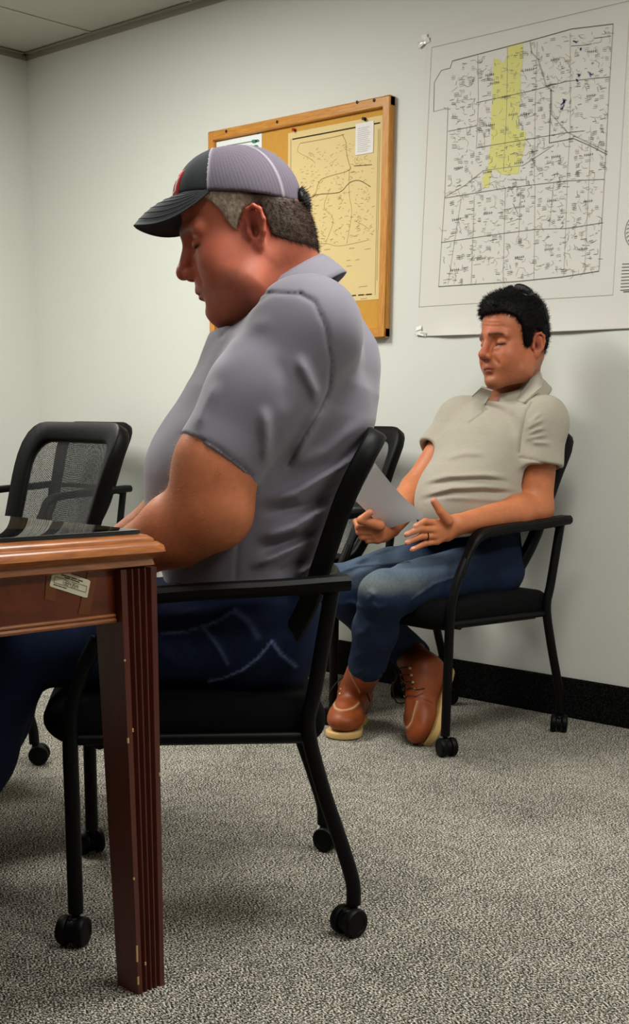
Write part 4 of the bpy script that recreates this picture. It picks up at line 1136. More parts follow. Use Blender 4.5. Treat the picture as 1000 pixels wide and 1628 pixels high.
ho = link('hair', mesh_from(hm[0], hm[1].astype(np.int32), True, 'hair', np.concatenate([hcol(v2), sv[2]])), M_HAIR, P1); tag(ho, 'short hair, grey at the temple and dark brown behind')
# fine arm hair
as_ = strands(armv, 2600, .011, .00028, nv(wrn-elbn)*.7, lambda p, rg: np.repeat(rgb(196, 150, 96)[None], len(p), 0), 5, .55, msk=lambda c: ((c-elbn)@nv(wrn-elbn) > -.08) & ((c-wrn)@nv(wrn-elbn) < 0))
o = link('arm_hair', mesh_from(as_[0], as_[1], False, 'arm_hair', as_[2]), M_HAIR, P1)

# cap
fc = Field(H1.O-np.array([.22, .22, .05]), H1.O+np.array([.22, .22, .24]), .0026)
def crown(f, g):
    f.add(H1.e((-.004, 0, .046), (.092+g, .085+g, .087+g)), .02); f.add(H1.e((.032, 0, .072), (.064+g, .066+g, .062+g)), .03)
crown(fc, 0); cutp = H1.T((.0, 0, .0515)); fc.keep(half(cutp, -capn), .002)
f2 = fc.like(); crown(f2, -.008); f2.keep(half(cutp+capn*.0, -capn), .001); fc.D = np.maximum(fc.D, -np.minimum(f2.D, 9))
fc.keep(half(cutp, -capn), .002)
def seam(X, Y, Z):
    P = H1.L(np.stack([X, Y, Z], 1)); r = -.0012*np.exp(-(P[:, 1]/.0022)**2)*(P[:, 0] > 0)
    fr = P[:, 0]-(.040-.35*(P[:, 2]-.07)); r += .0016*np.exp(-(fr/.003)**2)
    an = np.arctan2(P[:, 1], -(P[:, 0]+.0)); bk = np.abs(np.abs(an)-.72); r += .0012*np.exp(-(bk/.03)**2)*(P[:, 0] < .0)
    return r
fc.disp(seam, fc.lo, fc.lo+fc.n*fc.vox, .02)
cv = fc.mesh(4); front = lambda c: (lambda P: P[:, 0] > .040-.35*(P[:, 2]-.07))(H1.L(c))
cf = pick(cv, front); cb = pick(cv, lambda c: ~front(c))
M_CAPF = mat('cap_front', (58, 62, 66), .85, .2, bump=(900, .25, .0006)); 
def meshfab():
    m = mat('cap_net', rough=.9, spec=.15, attr=True, bump=(700, .5, .001)); return m
cap = sdf_obj('cap', cf, M_CAPF, P1); tag(cap, 'two-tone trucker cap, charcoal front and grey mesh back with a red patch')
Pb = H1.L(cb[0]); an = np.arctan2(Pb[:, 1], -(Pb[:, 0])); st = .5+.5*np.sin(an*95)
cc_ = np.repeat(rgb(112, 105, 117)[None], len(cb[0]), 0)*(.80+.30*st)[:, None]; cc_ = blend(cc_, rgb(190, 186, 192), .7*np.exp(-((np.abs(np.abs(an)-.72))/.022)**2)); cc_ = blend(cc_, rgb(186, 182, 188), .7*np.exp(-((Pb[:, 0]-(.040-.35*(Pb[:, 2]-.07)))/.003)**2))
o = sdf_obj('mesh_panel', cb, meshfab(), cap, cc_); tag(o, 'grey mesh back panels')
# brim
V = []; nu, nt = 40, 14
for j in range(nt+1):
    for i in range(nu+1):
        u = -1+2*i/nu; t = j/nt; a = u*math.radians(82)
        bx, by = .030+.062*math.cos(a), .0735*math.sin(a)
        ln = .078*(max(0., math.cos(u*math.pi/2))**.9)
        x = bx+ln*t; y = by*(1+.06*t)
        bz = .0515+.387*bx+.001          # lies in the base plane of the crown
        z = bz-.004*t-.040*t*(y/.07)**2*(ln/.078)-.014*t*t*(ln/.078)+.004*math.sin(t*math.pi)
        V.append(H1.T((x, y, z)))
q = np.array([(j*(nu+1)+i, j*(nu+1)+i+1, (j+1)*(nu+1)+i+1, (j+1)*(nu+1)+i) for j in range(nt) for i in range(nu)], np.int32)
V = np.array(V); n = vert_normals(V, q); 
if (n.mean(0)@H1.R[:, 2]) < 0: q = q[:, ::-1]; n = -n
V2 = V-n*.0035; m_ = len(V); E = [(i, nt*(nu+1)+i) for i in range(nu)]
rim = [(nt*(nu+1)+i, nt*(nu+1)+i+1, m_+nt*(nu+1)+i+1, m_+nt*(nu+1)+i) for i in range(nu)]
bo = link('brim', mesh_from(np.concatenate([V, V2]), np.concatenate([q, (q+m_)[:, ::-1], np.array(rim, np.int32)]), True), mat('cap_brim', (58, 62, 64), .8, .2, bump=(900, .25, .0006)), cap)
ring = MB()
for k in range(1, 7):      # stitching rows of the brim
    j = k*2; 
    if j < nt: ring.tube([V[j*(nu+1)+i]+n[j*(nu+1)+i]*.0003 for i in range(2, nu-1)], .0006, 5)
ring.build('brim_stitching', mat('cap_stitch', (92, 96, 98), .8, .2), bo)
# patch on the front of the crown
def onf(y, z, off):     # march in from the front until the crown's surface
    def val(x):
        a = (x+.004)/.092, y/.085, (z-.046)/.087; b = (x-.032)/.064, y/.066, (z-.072)/.062
        return min(math.sqrt(sum(k*k for k in a))-1, math.sqrt(sum(k*k for k in b))-1)
    lo_, hi_ = .0, .14
    for _ in range(30):
        md = (lo_+hi_)/2
        if val(md) < 0: lo_ = md
        else: hi_ = md
    return H1.T((lo_+off+.0025, y, z))
def patch(y0, y1, z0, z1, off, m, name, par):
    nn = 12; V = [onf(y0+(y1-y0)*i/nn, z0+(z1-z0)*j/nn, off) for j in range(nn+1) for i in range(nn+1)]+[onf(y0+(y1-y0)*i/nn, z0+(z1-z0)*j/nn, off-.003) for j in range(nn+1) for i in range(nn+1)]
    m0 = (nn+1)**2; Q = [(j*(nn+1)+i, j*(nn+1)+i+1, (j+1)*(nn+1)+i+1, (j+1)*(nn+1)+i) for j in range(nn) for i in range(nn)]
    b = [i for i in range(nn+1)]+[j*(nn+1)+nn for j in range(1, nn+1)]+[nn*(nn+1)+i for i in range(nn-1, -1, -1)]+[j*(nn+1) for j in range(nn-1, 0, -1)]
    S_ = [(b[k], m0+b[k], m0+b[(k+1) % len(b)], b[(k+1) % len(b)]) for k in range(len(b))]
    return link(name, mesh_from(np.array(V), np.array(Q+S_, np.int32), True), m, par)
M_PR, M_PW = mat('patch_red', (196, 34, 44), .7, .2), mat('patch_white', (232, 216, 212), .7, .2)
pt = patch(-.038, .038, .084, .116, .0012, M_PR, 'patch', cap); tag(pt, 'red patch with a white emblem')
patch(-.032, .032, .091, .110, .0020, M_PW, 'patch_emblem', cap) 
for y in (-.024, -.008, .008, .024): patch(y-.0016, y+.0016, .094, .107, .0026, M_PR, 'patch_mark', cap)
MB().lathe(H1.T((.006, 0, .1325)), H1.R[:, 2], [(.007, 0), (.006, .003), (.002, .0045)], 12).build('button', M_CAPF, cap)

# strap and a tuft of hair at the back of the cap
fk = Field(H1.T((-.11, 0, .03))-.07, H1.T((-.11, 0, .03))+.07, .003); fk.add(H1.e((-.094, 0, .026), (.008, .034, .019)), .004)
kv = fk.mesh(1); dark = lambda p, rg=None: np.repeat(rgb(16, 14, 14)[None], len(p), 0)
ks = strands(kv, 500, .010, .0009, H1.R@np.array([-.6, 0, -.2]), dark, 4, .5)
link('strap', mesh_from(np.concatenate([kv[0], ks[0]]), np.concatenate([kv[1][:, [0, 1, 2]], kv[1][:, [0, 2, 3]], ks[1]+len(kv[0])]).astype(np.int32), True, 'strap', dark(np.zeros((len(kv[0])+len(ks[0]), 3)))), M_HAIR, cap)

# shirt
lo = C1+np.array([-.55, -.55, .48]); hi = C1+np.array([.55, .55, 1.22])
fs = Field(lo, hi, .0038)
SP = [(392, 985, .175, .115), (385, 890, .185, .140), (396, 765, .192, .176), (452, 640, .190, .156), (464, 572, .175, .134), (474, 545, .130, .090)]
for (x0, y0, a0, b0), (x1, y1, a1, b1) in zip(SP[:-1], SP[1:]): fs.add(ecap(p_(x0, y0), p_(x1, y1), (a0, a1), (b0, b1), L1), .05)
fs.add(ell(p_(378, 800), (.15, .15, .13)), .06)
fs.add(cone(p_(500, 530), p_(524, 580), .065, .086), .04)
for s_, hm_, el_ in ((S1n, hemn, elbn), (S1f, S1f*.42+elbf*.58, elbf)):
    ax_ = nv(hm_-s_); fs2 = fs.like()
    fs2.add(ell(s_+up*.002, .087), .01); fs2.add(cone(s_, hm_+ax_*.05, .088, .074), .03); fs2.add(ell(s_*.5+hm_*.5+F1*.012, .084), .03)
    fs2.keep(half(hm_, ax_), .004)
    fs2.cut(cone(hm_-ax_*.03, hm_+ax_*.06, .058, .0655), .004)
    k = .035; h = np.maximum(k-np.abs(fs.D-fs2.D), 0)/k; fs.D = (np.minimum(fs.D, fs2.D)-h*h*k*.25).astype(np.float32)
    fs.cut(cone(hm_-ax_*.02, hm_+ax_*.05, .054, .0655), .004)
cax = nv(-rt*.5+up*.866); ccn = p_(445, 482); fs.cut(cyl(ccn, cax, .124, -.008, .3), .02)
fs.keep(half(c1(0, 0, .610), (0, 0, -1)), .004)
FO = [([(478, 468), (500, 480), (518, 520), (527, 575), (523, 620), (508, 655), (486, 690), (458, 740)], -.0042, 3.0),
      ([(526, 632), (500, 672), (462, 740)], .013, 10), ([(470, 560), (500, 620), (505, 650)], .011, 9), ([(420, 640), (424, 700), (420, 745)], .011, 9), ([(350, 600), (325, 650), (310, 690)], .006, 9),
      ([(405, 800), (470, 785), (540, 745), (590, 705)], .017, 9), ([(410, 818), (480, 806), (550, 775)], -.014, 7), ([(400, 860), (470, 838), (540, 795)], .017, 9), ([(405, 876), (470, 858), (520, 832)], -.014, 7),
      ([(392, 905), (440, 885), (510, 850)], .016, 8), ([(430, 915), (490, 885)], -.012, 6), ([(470, 918), (510, 890)], .013, 6), ([(440, 745), (520, 720), (590, 660)], .009, 12), ([(383, 830), (377, 880), (374, 925)], -.003, 2.5),
      ([(283, 716), (330, 716), (380, 748), (412, 775)], .0, 3), ([(289, 692), (332, 702), (380, 736), (402, 756)], -.0035, 2.4), ([(400, 470), (430, 465), (478, 468)], -.0035, 2.6), ([(352, 535), (395, 490), (430, 468)], -.0025, 3),
      ([(350, 560), (400, 520), (440, 505)], .003, 12), ([(440, 560), (455, 610), (452, 660)], -.004, 12)]
folds(fs, FO, lo, hi, DM+.02)
def soft(X, Y, Z): Pq = np.stack([X, Y, Z], 1); return .0045*(vnoise(Pq, 9, 21)-.5)+.0022*(vnoise(Pq, 22, 22)-.5)
fs.disp(soft, lo, hi)
sv1 = fs.mesh(2); v = sv1[0]
px, py, dd = topx(v[:, 0], v[:, 1], v[:, 2]); sc_ = np.repeat(rgb(119, 116, 128)[None], len(v), 0)
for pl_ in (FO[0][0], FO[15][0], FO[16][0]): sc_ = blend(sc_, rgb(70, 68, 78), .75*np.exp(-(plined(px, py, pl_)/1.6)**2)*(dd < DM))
M_SH1 = mat('polo_grey', rough=.75, spec=.25, attr=True, sheen=.25, bump=(1100, .25, .0006))
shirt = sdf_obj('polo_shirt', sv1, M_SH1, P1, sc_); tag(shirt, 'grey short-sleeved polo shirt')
nax = nv(nk0-nk2); cfr = -rt*.8-up*.3
cl = collar(ccn, cax, -rt*.8-up*.5, .102, .094, .032, .020, .044, .056, .020, 22, 0)
co = link('collar', mesh_from(cl[0], cl[1], True, 'collar', np.repeat(rgb(121, 118, 130)[None], len(cl[0]), 0)), M_SH1, shirt)

# jeans
lo = C1+np.array([-.75, -.85, 0.0]); hi = C1+np.array([.45, .45, .72]); fj = Field(lo, hi, .0055)
kz = .545
for sg in (1, -1):
    hp, kn_ = c1(sg*.095, -.07, .520), c1(sg*.135, .345, .515); an_ = c1(sg*.13, .52, .10)
    fj.add(cone(hp, kn_, .096, .074), .04); fj.add(cone(kn_, kn_*.55+an_*.45, .072, .066), .02); fj.add(cone(kn_*.55+an_*.45, an_, .066, .060), .03)
fj.add(ecap(c1(-.09, -.10, .525), c1(.09, -.10, .525), (.095, .095), (.105, .105), (0, 0, 1)), .05); fj.add(ecap(c1(0, -.07, .53), c1(0, -.04, .66), (.18, .165), (.13, .13), L1), .05)
fj.keep(half((0, 0, .434), (0, 0, -1)), .02) if False else None
FJ = [([(332, 1084), (355, 1079), (385, 1066), (410, 1047), (432, 1020)], .0045, 2.6), ([(432, 1020), (446, 1040), (470, 1060)], .0045, 2.6), ([(332, 1084), (338, 1110)], .003, 2.4), ([(238, 1010), (300, 1003), (345, 988), (375, 970)], .005, 4), ([(325, 1000), (345, 1025), (362, 1055)], .005, 5), ([(245, 1015), (262, 1040), (285, 1062)], .004, 6), ([(376, 972), (395, 990), (410, 1012)], .005, 6), ([(300, 1012), (318, 1040)], -.004, 6), ([(270, 985), (330, 970)], .004, 6)]
folds(fj, FJ, lo, hi, 2.42)
fj.disp(lambda X, Y, Z: .006*(vnoise(np.stack([X, Y, Z], 1), 11, 31)-.5)+.003*(vnoise(np.stack([X, Y, Z], 1), 26, 32)-.5), lo, hi)
jv = fj.mesh(2); v = jv[0]; px, py, dd = topx(v[:, 0], v[:, 1], v[:, 2])
jc = np.repeat(rgb(15, 26, 50)[None], len(v), 0)*(1+.5*(vnoise(v, 14, 41)-.5)+.4*(vnoise(v, 300, 42)-.5))[:, None]
for pl_, w_, k_ in ((FJ[0][0], 1.5, .7), (FJ[1][0], 2.5, .6), (FJ[2][0], 1.5, .5), (FJ[3][0], 2, .45), (FJ[4][0], 3, .3), (FJ[6][0], 5, .25)): jc = blend(jc, rgb(104, 122, 164), k_*np.exp(-(plined(px, py, pl_)/w_)**2)*(dd < 2.42))
M_JEAN = mat('denim', rough=.85, spec=.15, attr=True, bump=(900, .3, .0008))
jo = sdf_obj('jeans', jv, M_JEAN, P1, jc); tag(jo, 'dark blue jeans with a back pocket')
for sg in (1, -1):
    an_ = c1(sg*.13, .52, .10); boot(P1, np.array([an_[0], an_[1], 0])-F1*.05, F1, up, .98, shaft=an_+up*.06, detail=False)
# ------------------------------------------------------------------ man in the beige polo shirt
C2 = np.array([-2.384, 3.066, 0]); F2 = np.array([math.sin(-.092), -math.cos(-.092), 0]); L2 = np.array([-F2[1], F2[0], 0])
q_ = lambda x, y, D: atd(x, y, D+.06)
ta = math.atan((815-CX)/2112); toc = -hd*math.cos(ta)-rt*math.sin(ta); lim = -rt*math.cos(ta)+hd*math.sin(ta)
ps = math.radians(48); pt_ = math.radians(5)
g_ = toc*math.cos(ps)+lim*math.sin(ps); hf2 = g_*math.cos(pt_)-up*math.sin(pt_); hl2 = np.cross(up, g_)+up*.05
H2 = Head(q_(818, 549, 3.88), hf2, hl2, 1.05)
fd = Field(H2.O-np.array([.22, .22, .26]), H2.O+np.array([.22, .22, .18]), .0024)
H2.face(fd, jowl=.0025, lid=1.0)
n0, n1, n2 = H2.T((-.030, 0, -.030)), q_(820, 606, 3.94), q_(808, 655, 3.94)
fd.add(cone(n0, n1, .058, .062), .04); fd.add(cone(n1, n2, .062, .075), .03)
folds(fd, [([(764, 511), (778, 513), (796, 513)], -.0013, 1.4), ([(766, 517), (782, 519), (800, 518)], -.0012, 1.4), ([(768, 505), (782, 507), (796, 507)], -.0010, 1.4)], fd.lo, fd.lo+fd.n*fd.vox, 9)
D0 = fd.D.copy(); H2.ears(fd, .94); vh = fd.mesh(1)
SL, SR = q_(860, 674, 3.78), q_(734, 674, 4.02)
hemL, elL, wrL = q_(859, 744, 3.75), q_(850, 809, 3.765), q_(727, 834, 3.53)
hemR, elR, wrR = q_(693, 722, 3.97), q_(662, 782, 3.93), q_(622, 838, 3.70)
def arm2(sh, el, wr, vox=.0026, ext=()):
    A = np.array([sh, el, wr]+list(ext)); fa = Field(A.min(0)-.08, A.max(0)+.08, vox)
    fa.add(cone(sh, el, .056, .050), .01); e1 = el+(wr-el)*.25; fa.add(cone(el, e1, .047, .046), .03); fa.add(cone(e1, wr, .046, .028), .03); fa.add(ell(el-nv(wr-el)*.008, .042), .02)
    return fa
DH = 3.50
kL = [q_(692, 832, DH-.01), q_(689, 842, DH-.015), q_(690, 852, DH-.012), q_(695, 861, DH-.005)]
fL = [[q_(676, 829, DH-.03), q_(660, 837, DH-.04)], [q_(668, 841, DH-.035), q_(646, 850, DH-.05)], [q_(669, 853, DH-.03), q_(647, 863, DH-.045)], [q_(677, 864, DH-.02), q_(655, 874, DH-.03)]]
tL = [q_(712, 828, DH-.01), q_(700, 813, DH-.025), q_(690, 797, DH-.03)]
fa = arm2(SL, elL, wrL, ext=[f[-1] for f in fL]+[tL[-1]]); hand(fa, wrL, kL, fL, tL, r=.0088, wr=.026, pth=.014)
avL = fa.mesh(1)
DR = 3.66
kR = [q_(588, 838, DR), q_(590, 846, DR+.004), q_(594, 853, DR+.01), q_(601, 859, DR+.015)]
fR = [[q_(570, 838, DR-.005), q_(566, 829, DR+.02), q_(577, 824, DR+.045)], [q_(571, 846, DR), q_(569, 838, DR+.03), q_(582, 833, DR+.05)], [q_(576, 854, DR+.005), q_(575, 847, DR+.035), q_(588, 842, DR+.055)], [q_(585, 860, DR+.01), q_(584, 853, DR+.035), q_(596, 848, DR+.055)]]
tR = [q_(608, 835, DR-.012), q_(590, 826, DR-.03), q_(583, 815, DR-.035)]
tR = [q_(604, 836, DR-.012), q_(574, 827, DR-.028), q_(588, 815, DR-.034)]
fa = arm2(SR, elR, wrR, ext=[f[1] for f in fR]+[tR[-1]]); hand(fa, wrR, kR, fR, tR, r=.0092, wr=.026, pth=.014)
avR = fa.mesh(1)
ft = Field(C2+np.array([-.45, -.45, .35]), C2+np.array([.45, .45, 1.05]), .012)
ft.add(ecap(q_(757, 815, 3.86), q_(757, 790, 3.84), (.09, .10), (.08, .10), L2), .03); ft.add(ecap(q_(757, 790, 3.82), q_(802, 690, 3.92), (.10, .11), (.10, .06), L2), .03); ft.add(cone(SL, SR, .04, .04), .03)
tv = ft.mesh(1)
body = join(vh, avL, avR, tv); v = body[0]
cols = H2.colours(v, rgb(176, 106, 70), rgb(168, 74, 56), rgb(104, 50, 32), rgb(112, 72, 54), rgb(150, 74, 60), rgb(22, 14, 10), 1.25, (16, 10, 8), .0034)
nh = len(vh[0]); ar = np.arange(len(v)) >= nh
ca = np.repeat(rgb(190, 116, 76)[None], len(v), 0)*(1+.16*(vnoise(v, 30, 6)-.5)+.12*(vnoise(v, 140, 2)-.5))[:, None]
tips = [f[-1] for f in fL]+[tL[-1], tR[-1]]
for t in tips: ca = blend(ca, rgb(216, 150, 128), .6*np.exp(-(((v-t)**2).sum(1))/.012**2))
cols[ar] = ca[ar]
P2 = sdf_obj('person', body, M_SKIN, None, cols); tag(P2, 'seated man in a beige polo shirt, jeans and tan boots, holding papers', 'person')
M_NAIL = mat('nail', (224, 172, 152), .3, .5)
for f, k in zip(fL, kL):
    d = f[-1]-f[-2]; nails([(f[-1], d, toc*.5+up*.6)], M_NAIL, P2, .0060)
nails([(tL[-1], tL[-1]-tL[-2], lim*.8+toc*.3), (tR[-1], tR[-1]-tR[-2], up+toc*.6)], M_NAIL, P2, .0068)
# ring
a_, b_ = kL[2], fL[2][0]; MB().tube([a_*.45+b_*.55+.0107*(np.cos(t)*nv(np.cross(b_-a_, up))+np.sin(t)*nv(np.cross(b_-a_, np.cross(b_-a_, up)))) for t in np.linspace(0, 2*math.pi, 20, endpoint=False)], .0016, 6, closed=True).build('ring', mat('ring_metal', (40, 38, 38), .3, .5, metal=.8), P2)

# hair
fh = Field(H2.O-np.array([.2, .2, .14]), H2.O+np.array([.2, .2, .2]), .003)
H2.skull(fh, .011); fh.add(H2.e((.045, 0, .106), (.050, .052, .034)), .02); fh.add(H2.e((-.005, 0, .075), (.084, .074, .074)), .02)
HX2 = np.array([-.20, -.085, -.070, -.050, -.036, -.030, -.004, .000, .004, .022, .026, .034, .050, .066, .080, .2]); HZ2 = np.array([-.062, -.058, -.052, -.036, -.022, .036, .034, .024, -.010, -.010, .014, .046, .074, .084, .088, .090])
def hl_(x, y, z):
    q = [(x-H2.O[0])*H2.R[0, i]+(y-H2.O[1])*H2.R[1, i]+(z-H2.O[2])*H2.R[2, i] for i in range(3)]
    return (np.interp(q[0]/H2.s, HX2, HZ2)*H2.s-q[2])*.8
fh.keep((hl_, None, None), .003)
hv = fh.mesh(1)
hc2 = lambda p, rg=None: np.repeat(rgb(8, 7, 8)[None], len(p), 0)*((.6+.8*vnoise(p, 240, 3))[:, None])
sv = strands(hv, 12000, .015, .0007, H2.R@np.array([.35, 0, -.05]), hc2, 8, .5)
v2, q2 = hv; q3 = np.concatenate([q2[:, [0, 1, 2]], q2[:, [0, 2, 3]]])
ho = link('hair', mesh_from(np.concatenate([v2, sv[0]]), np.concatenate([q3, sv[1]+len(v2)]).astype(np.int32), True, 'hair', np.concatenate([hc2(v2), sv[2]])), mat('black_hair', rough=.6, spec=.15, attr=True), P2); tag(ho, 'short black hair')

# shirt
lo = C2+np.array([-.5, -.55, .42]); hi = C2+np.array([.5, .5, 1.08]); fs = Field(lo, hi, .0036)
SP = [(764, 872, 3.85, .140, .120), (755, 830, 3.83, .145, .140), (757, 780, 3.83, .150, .146), (775, 725, 3.87, .160, .124), (795, 685, 3.91, .155, .100), (806, 660, 3.93, .105, .070)]
for (x0, y0, d0, a0, b0), (x1, y1, d1, a1, b1) in zip(SP[:-1], SP[1:]): fs.add(ecap(q_(x0, y0, d0), q_(x1, y1, d1), (a0, a1), (b0, b1), L2), .045)
ccn2 = q_(815, 622, 3.93)
for s_ in (SL, SR): fs.add(cone(ccn2-up*.045+(s_-ccn2)*.2, s_+up*.004, .055, .066), .03)
fs.add(ell(q_(722, 802, 3.76), (.115, .10, .105)), .07)
for s_, hm_ in ((SL, hemL), (SR, hemR)):
    ax_ = nv(hm_-s_); f2 = fs.like(); f2.add(ell(s_+up*.002, .073), .01); f2.add(cone(s_, hm_+ax_*.05, .072, .066), .03)
    f2.keep(half(hm_, ax_), .004); f2.cut(cone(hm_-ax_*.025, hm_+ax_*.06, .050, .0575), .004)
    k = .03; h = np.maximum(k-np.abs(fs.D-f2.D), 0)/k; fs.D = (np.minimum(fs.D, f2.D)-h*h*k*.25).astype(np.float32); fs.cut(cone(hm_-ax_*.02, hm_+ax_*.05, .047, .0575), .004)
cax2 = nv(up+F2*.35); ccn2 = q_(815, 622, 3.93); fs.cut(cyl(ccn2, cax2, .094, -.024, .3), .016)
fs.keep(half((-2.3, 3.0, .588), (.15, .10, -1)), .004)
FO2 = [([(660, 790), (720, 776), (770, 774), (830, 778)], .009, 4.5), ([(662, 797), (720, 783), (770, 781), (826, 785)], -.009, 3.5), ([(665, 768), (710, 757), (770, 755), (820, 760)], .008, 4.5), ([(668, 774), (720, 764), (770, 762), (820, 767)], -.008, 3.4), ([(680, 790), (740, 792), (826, 797)], .0045, 4),
       ([(700, 730), (740, 720), (775, 722)], .007, 5), ([(845, 640), (836, 655), (829, 690), (825, 720)], -.0042, 2.4), ([(833, 685), (850, 674), (868, 664)], .008, 3.5), ([(834, 693), (852, 684), (872, 679)], .008, 3.5), ([(836, 678), (848, 667), (862, 655)], .007, 3.5), ([(832, 699), (855, 694), (875, 690)], .007, 3.5), ([(840, 703), (865, 704), (880, 705)], .007, 3.5), ([(771, 640), (768, 655), (745, 672)], -.003, 2.2), ([(700, 660), (690, 680), (688, 705)], -.0035, 2.4),
       ([(720, 655), (745, 665), (780, 690)], .003, 8), ([(826, 727), (850, 731), (878, 741), (892, 746)], -.003, 1.8)]
folds(fs, FO2, lo, hi, 3.93)
fs.disp(lambda X, Y, Z: .004*(vnoise(np.stack([X, Y, Z], 1), 11, 51)-.5)+.002*(vnoise(np.stack([X, Y, Z], 1), 28, 52)-.5), lo, hi)
sv2 = fs.mesh(2); v = sv2[0]; px, py, dd = topx(v[:, 0], v[:, 1], v[:, 2])
sc_ = np.repeat(rgb(164, 157, 142)[None], len(v), 0)*(1+.10*(vnoise(v*np.array([1, 1, 6]), 120, 5)-.5))[:, None]
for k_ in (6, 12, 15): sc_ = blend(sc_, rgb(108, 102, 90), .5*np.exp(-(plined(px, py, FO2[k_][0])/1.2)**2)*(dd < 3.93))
M_SH2 = mat('polo_beige', rough=.85, spec=.15, attr=True, sheen=.2, bump=(900, .25, .0006))
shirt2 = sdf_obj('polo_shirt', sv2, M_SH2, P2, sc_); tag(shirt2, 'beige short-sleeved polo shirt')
nk_ax = nv(nv(n0-n2)+up*.4)
cl = collar(ccn2, cax2, F2*.8+lim*.2, .074, .080, .028, .016, .040, .046, .030, 24, 0, th=.005, tip=.018)
co = link('collar', mesh_from(cl[0], cl[1], True, 'collar', np.repeat(rgb(160, 153, 137)[None], len(cl[0]), 0)), M_SH2, shirt2)
def onsurf(field, x, y, d0, d1, lift=.002):
    best = None
    for D in np.arange(d0, d1, .002):
        P = atd(x, y, D); i = np.round((P-field.lo)/field.vox).astype(int)
        if np.all(i >= 0) and np.all(i < field.n) and field.D[tuple(i)] < 0: return atd(x, y, D-lift)
    return atd(x, y, (d0+d1)/2)
def flap(P4, name):
    Q = [onsurf(fs, x, y, 3.5, 4.15, l) for x, y, l in P4]; V = []; nn = 8      # neck side a,b ; outer side c,d
    for j in range(nn+1):
        for i in range(nn+1):
            u, w = i/nn, j/nn; p = (Q[0]*(1-u)+Q[1]*u)*(1-w)+(Q[3]*(1-u)+Q[2]*u)*w; V.append(p+toc*.010*math.sin(math.pi*w)*.6)
    V = np.array(V); q = np.array([(j*(nn+1)+i, j*(nn+1)+i+1, (j+1)*(nn+1)+i+1, (j+1)*(nn+1)+i) for j in range(nn) for i in range(nn)], np.int32)
    n = vert_normals(V, q); m0 = len(V); b = [i for i in range(nn+1)]+[j*(nn+1)+nn for j in range(1, nn+1)]+[nn*(nn+1)+i for i in range(nn-1, -1, -1)]+[j*(nn+1) for j in range(nn-1, 0, -1)]
    if (n.mean(0)@toc) < 0: n = -n
    rim = np.array([(b[k], b[(k+1) % len(b)], m0+b[(k+1) % len(b)], m0+b[k]) for k in range(len(b))], np.int32)
    link(name, mesh_from(np.concatenate([V, V-n*.004]), np.concatenate([q, (q+m0)[:, ::-1], rim]), True, name, np.repeat(rgb(166, 159, 144)[None], 2*m0, 0)), M_SH2, shirt2)
flap([(800, 633, .014), (858, 590, .020), (864, 612, .012), (833, 640, .013)], 'collar_flap')
flap([(783, 622, .016), (765, 616, .018), (750, 630, .010), (770, 643, .012)], 'collar_flap')
for (x, y) in ((771, 652), (776, 637)):
    q = onsurf(fs, x, y, 3.5, 4.1); MB().lathe(q, toc, [(.0058, -.002), (.0062, .0), (.0055, .0016), (.004, .0012)], 14).build('button', mat('button', (196, 188, 160), .4, .4), shirt2)

# jeans
hpL, knL, anL = q_(778, 904, 3.78), q_(610, 945, 3.47), q_(585, 1057, 3.63)
hpR, knR, anR = q_(722, 890, 3.92), q_(534, 935, 3.62), q_(655, 1042, 3.80)
A = np.array([hpL, knL, anL, hpR, knR, anR]); lo = A.min(0)-.13; hi = A.max(0)+.15; fj = Field(lo, hi, .0045)
for hp, kn_, an_ in ((hpL, knL, anL), (hpR, knR, anR)):
    fj.add(cone(hp, kn_, .086, .066), .03); fj.add(cone(kn_, kn_*.5+an_*.5, .065, .060), .02); fj.add(cone(kn_*.5+an_*.5, an_, .060, .056), .03)
hc = (hpL+hpR)/2; fj.add(ecap(hpL, hpR, (.09, .09), (.095, .095), up), .05); fj.add(ecap(hc, hc+up*.09+np.array([0, .02, 0]), (.155, .145), (.10, .105), L2), .05)
for kn_, an_ in ((knL, anL), (knR, anR)): fj.cut(cone(an_+nv(kn_-an_)*.0, an_-nv(kn_-an_)*.1, .050, .056), .004); fj.cut(half(an_, nv(an_-kn_)) if False else cone(an_-nv(kn_-an_)*.062, an_-nv(kn_-an_)*.14, .065, .065), .003)
FJ2 = [([(586, 935), (592, 945), (584, 958)], .006, 4), ([(585, 955), (600, 968), (620, 962)], .005, 4), ([(575, 985), (590, 1000), (585, 1030)], .006, 6), ([(560, 1010), (580, 1005), (600, 985)], .005, 5), ([(555, 1050), (575, 1040), (600, 1045)], .005, 5), ([(545, 900), (590, 880), (640, 862)], .006, 5), ([(540, 915), (580, 898), (640, 880)], -.005, 5), ([(535, 885), (580, 865), (620, 852)], .005, 5), ([(575, 905), (640, 893), (700, 880)], .004, 5), ([(525, 965), (560, 958), (585, 975)], .005, 4), ([(560, 1075), (580, 1066), (600, 1072)], .005, 5), ([(528, 915), (570, 901), (620, 897), (650, 893)], .0035, 2), ([(655, 955), (690, 930), (725, 918)], .0035, 2), ([(645, 870), (690, 858), (730, 850)], .004, 8)]
folds(fj, FJ2, lo, hi, 4.1)
fj.disp(lambda X, Y, Z: .006*(vnoise(np.stack([X, Y, Z], 1), 13, 61)-.5)+.003*(vnoise(np.stack([X, Y, Z], 1), 30, 62)-.5), lo, hi)
jv = fj.mesh(2); v = jv[0]; px, py, dd = topx(v[:, 0], v[:, 1], v[:, 2])
jc = np.repeat(rgb(27, 40, 64)[None], len(v), 0)
ax_ = nv(knL-hpL); tt = (v-hpL)@ax_/np.linalg.norm(knL-hpL); ax2 = nv(knR-hpR); t2 = (v-hpR)@ax2/np.linalg.norm(knR-hpR)
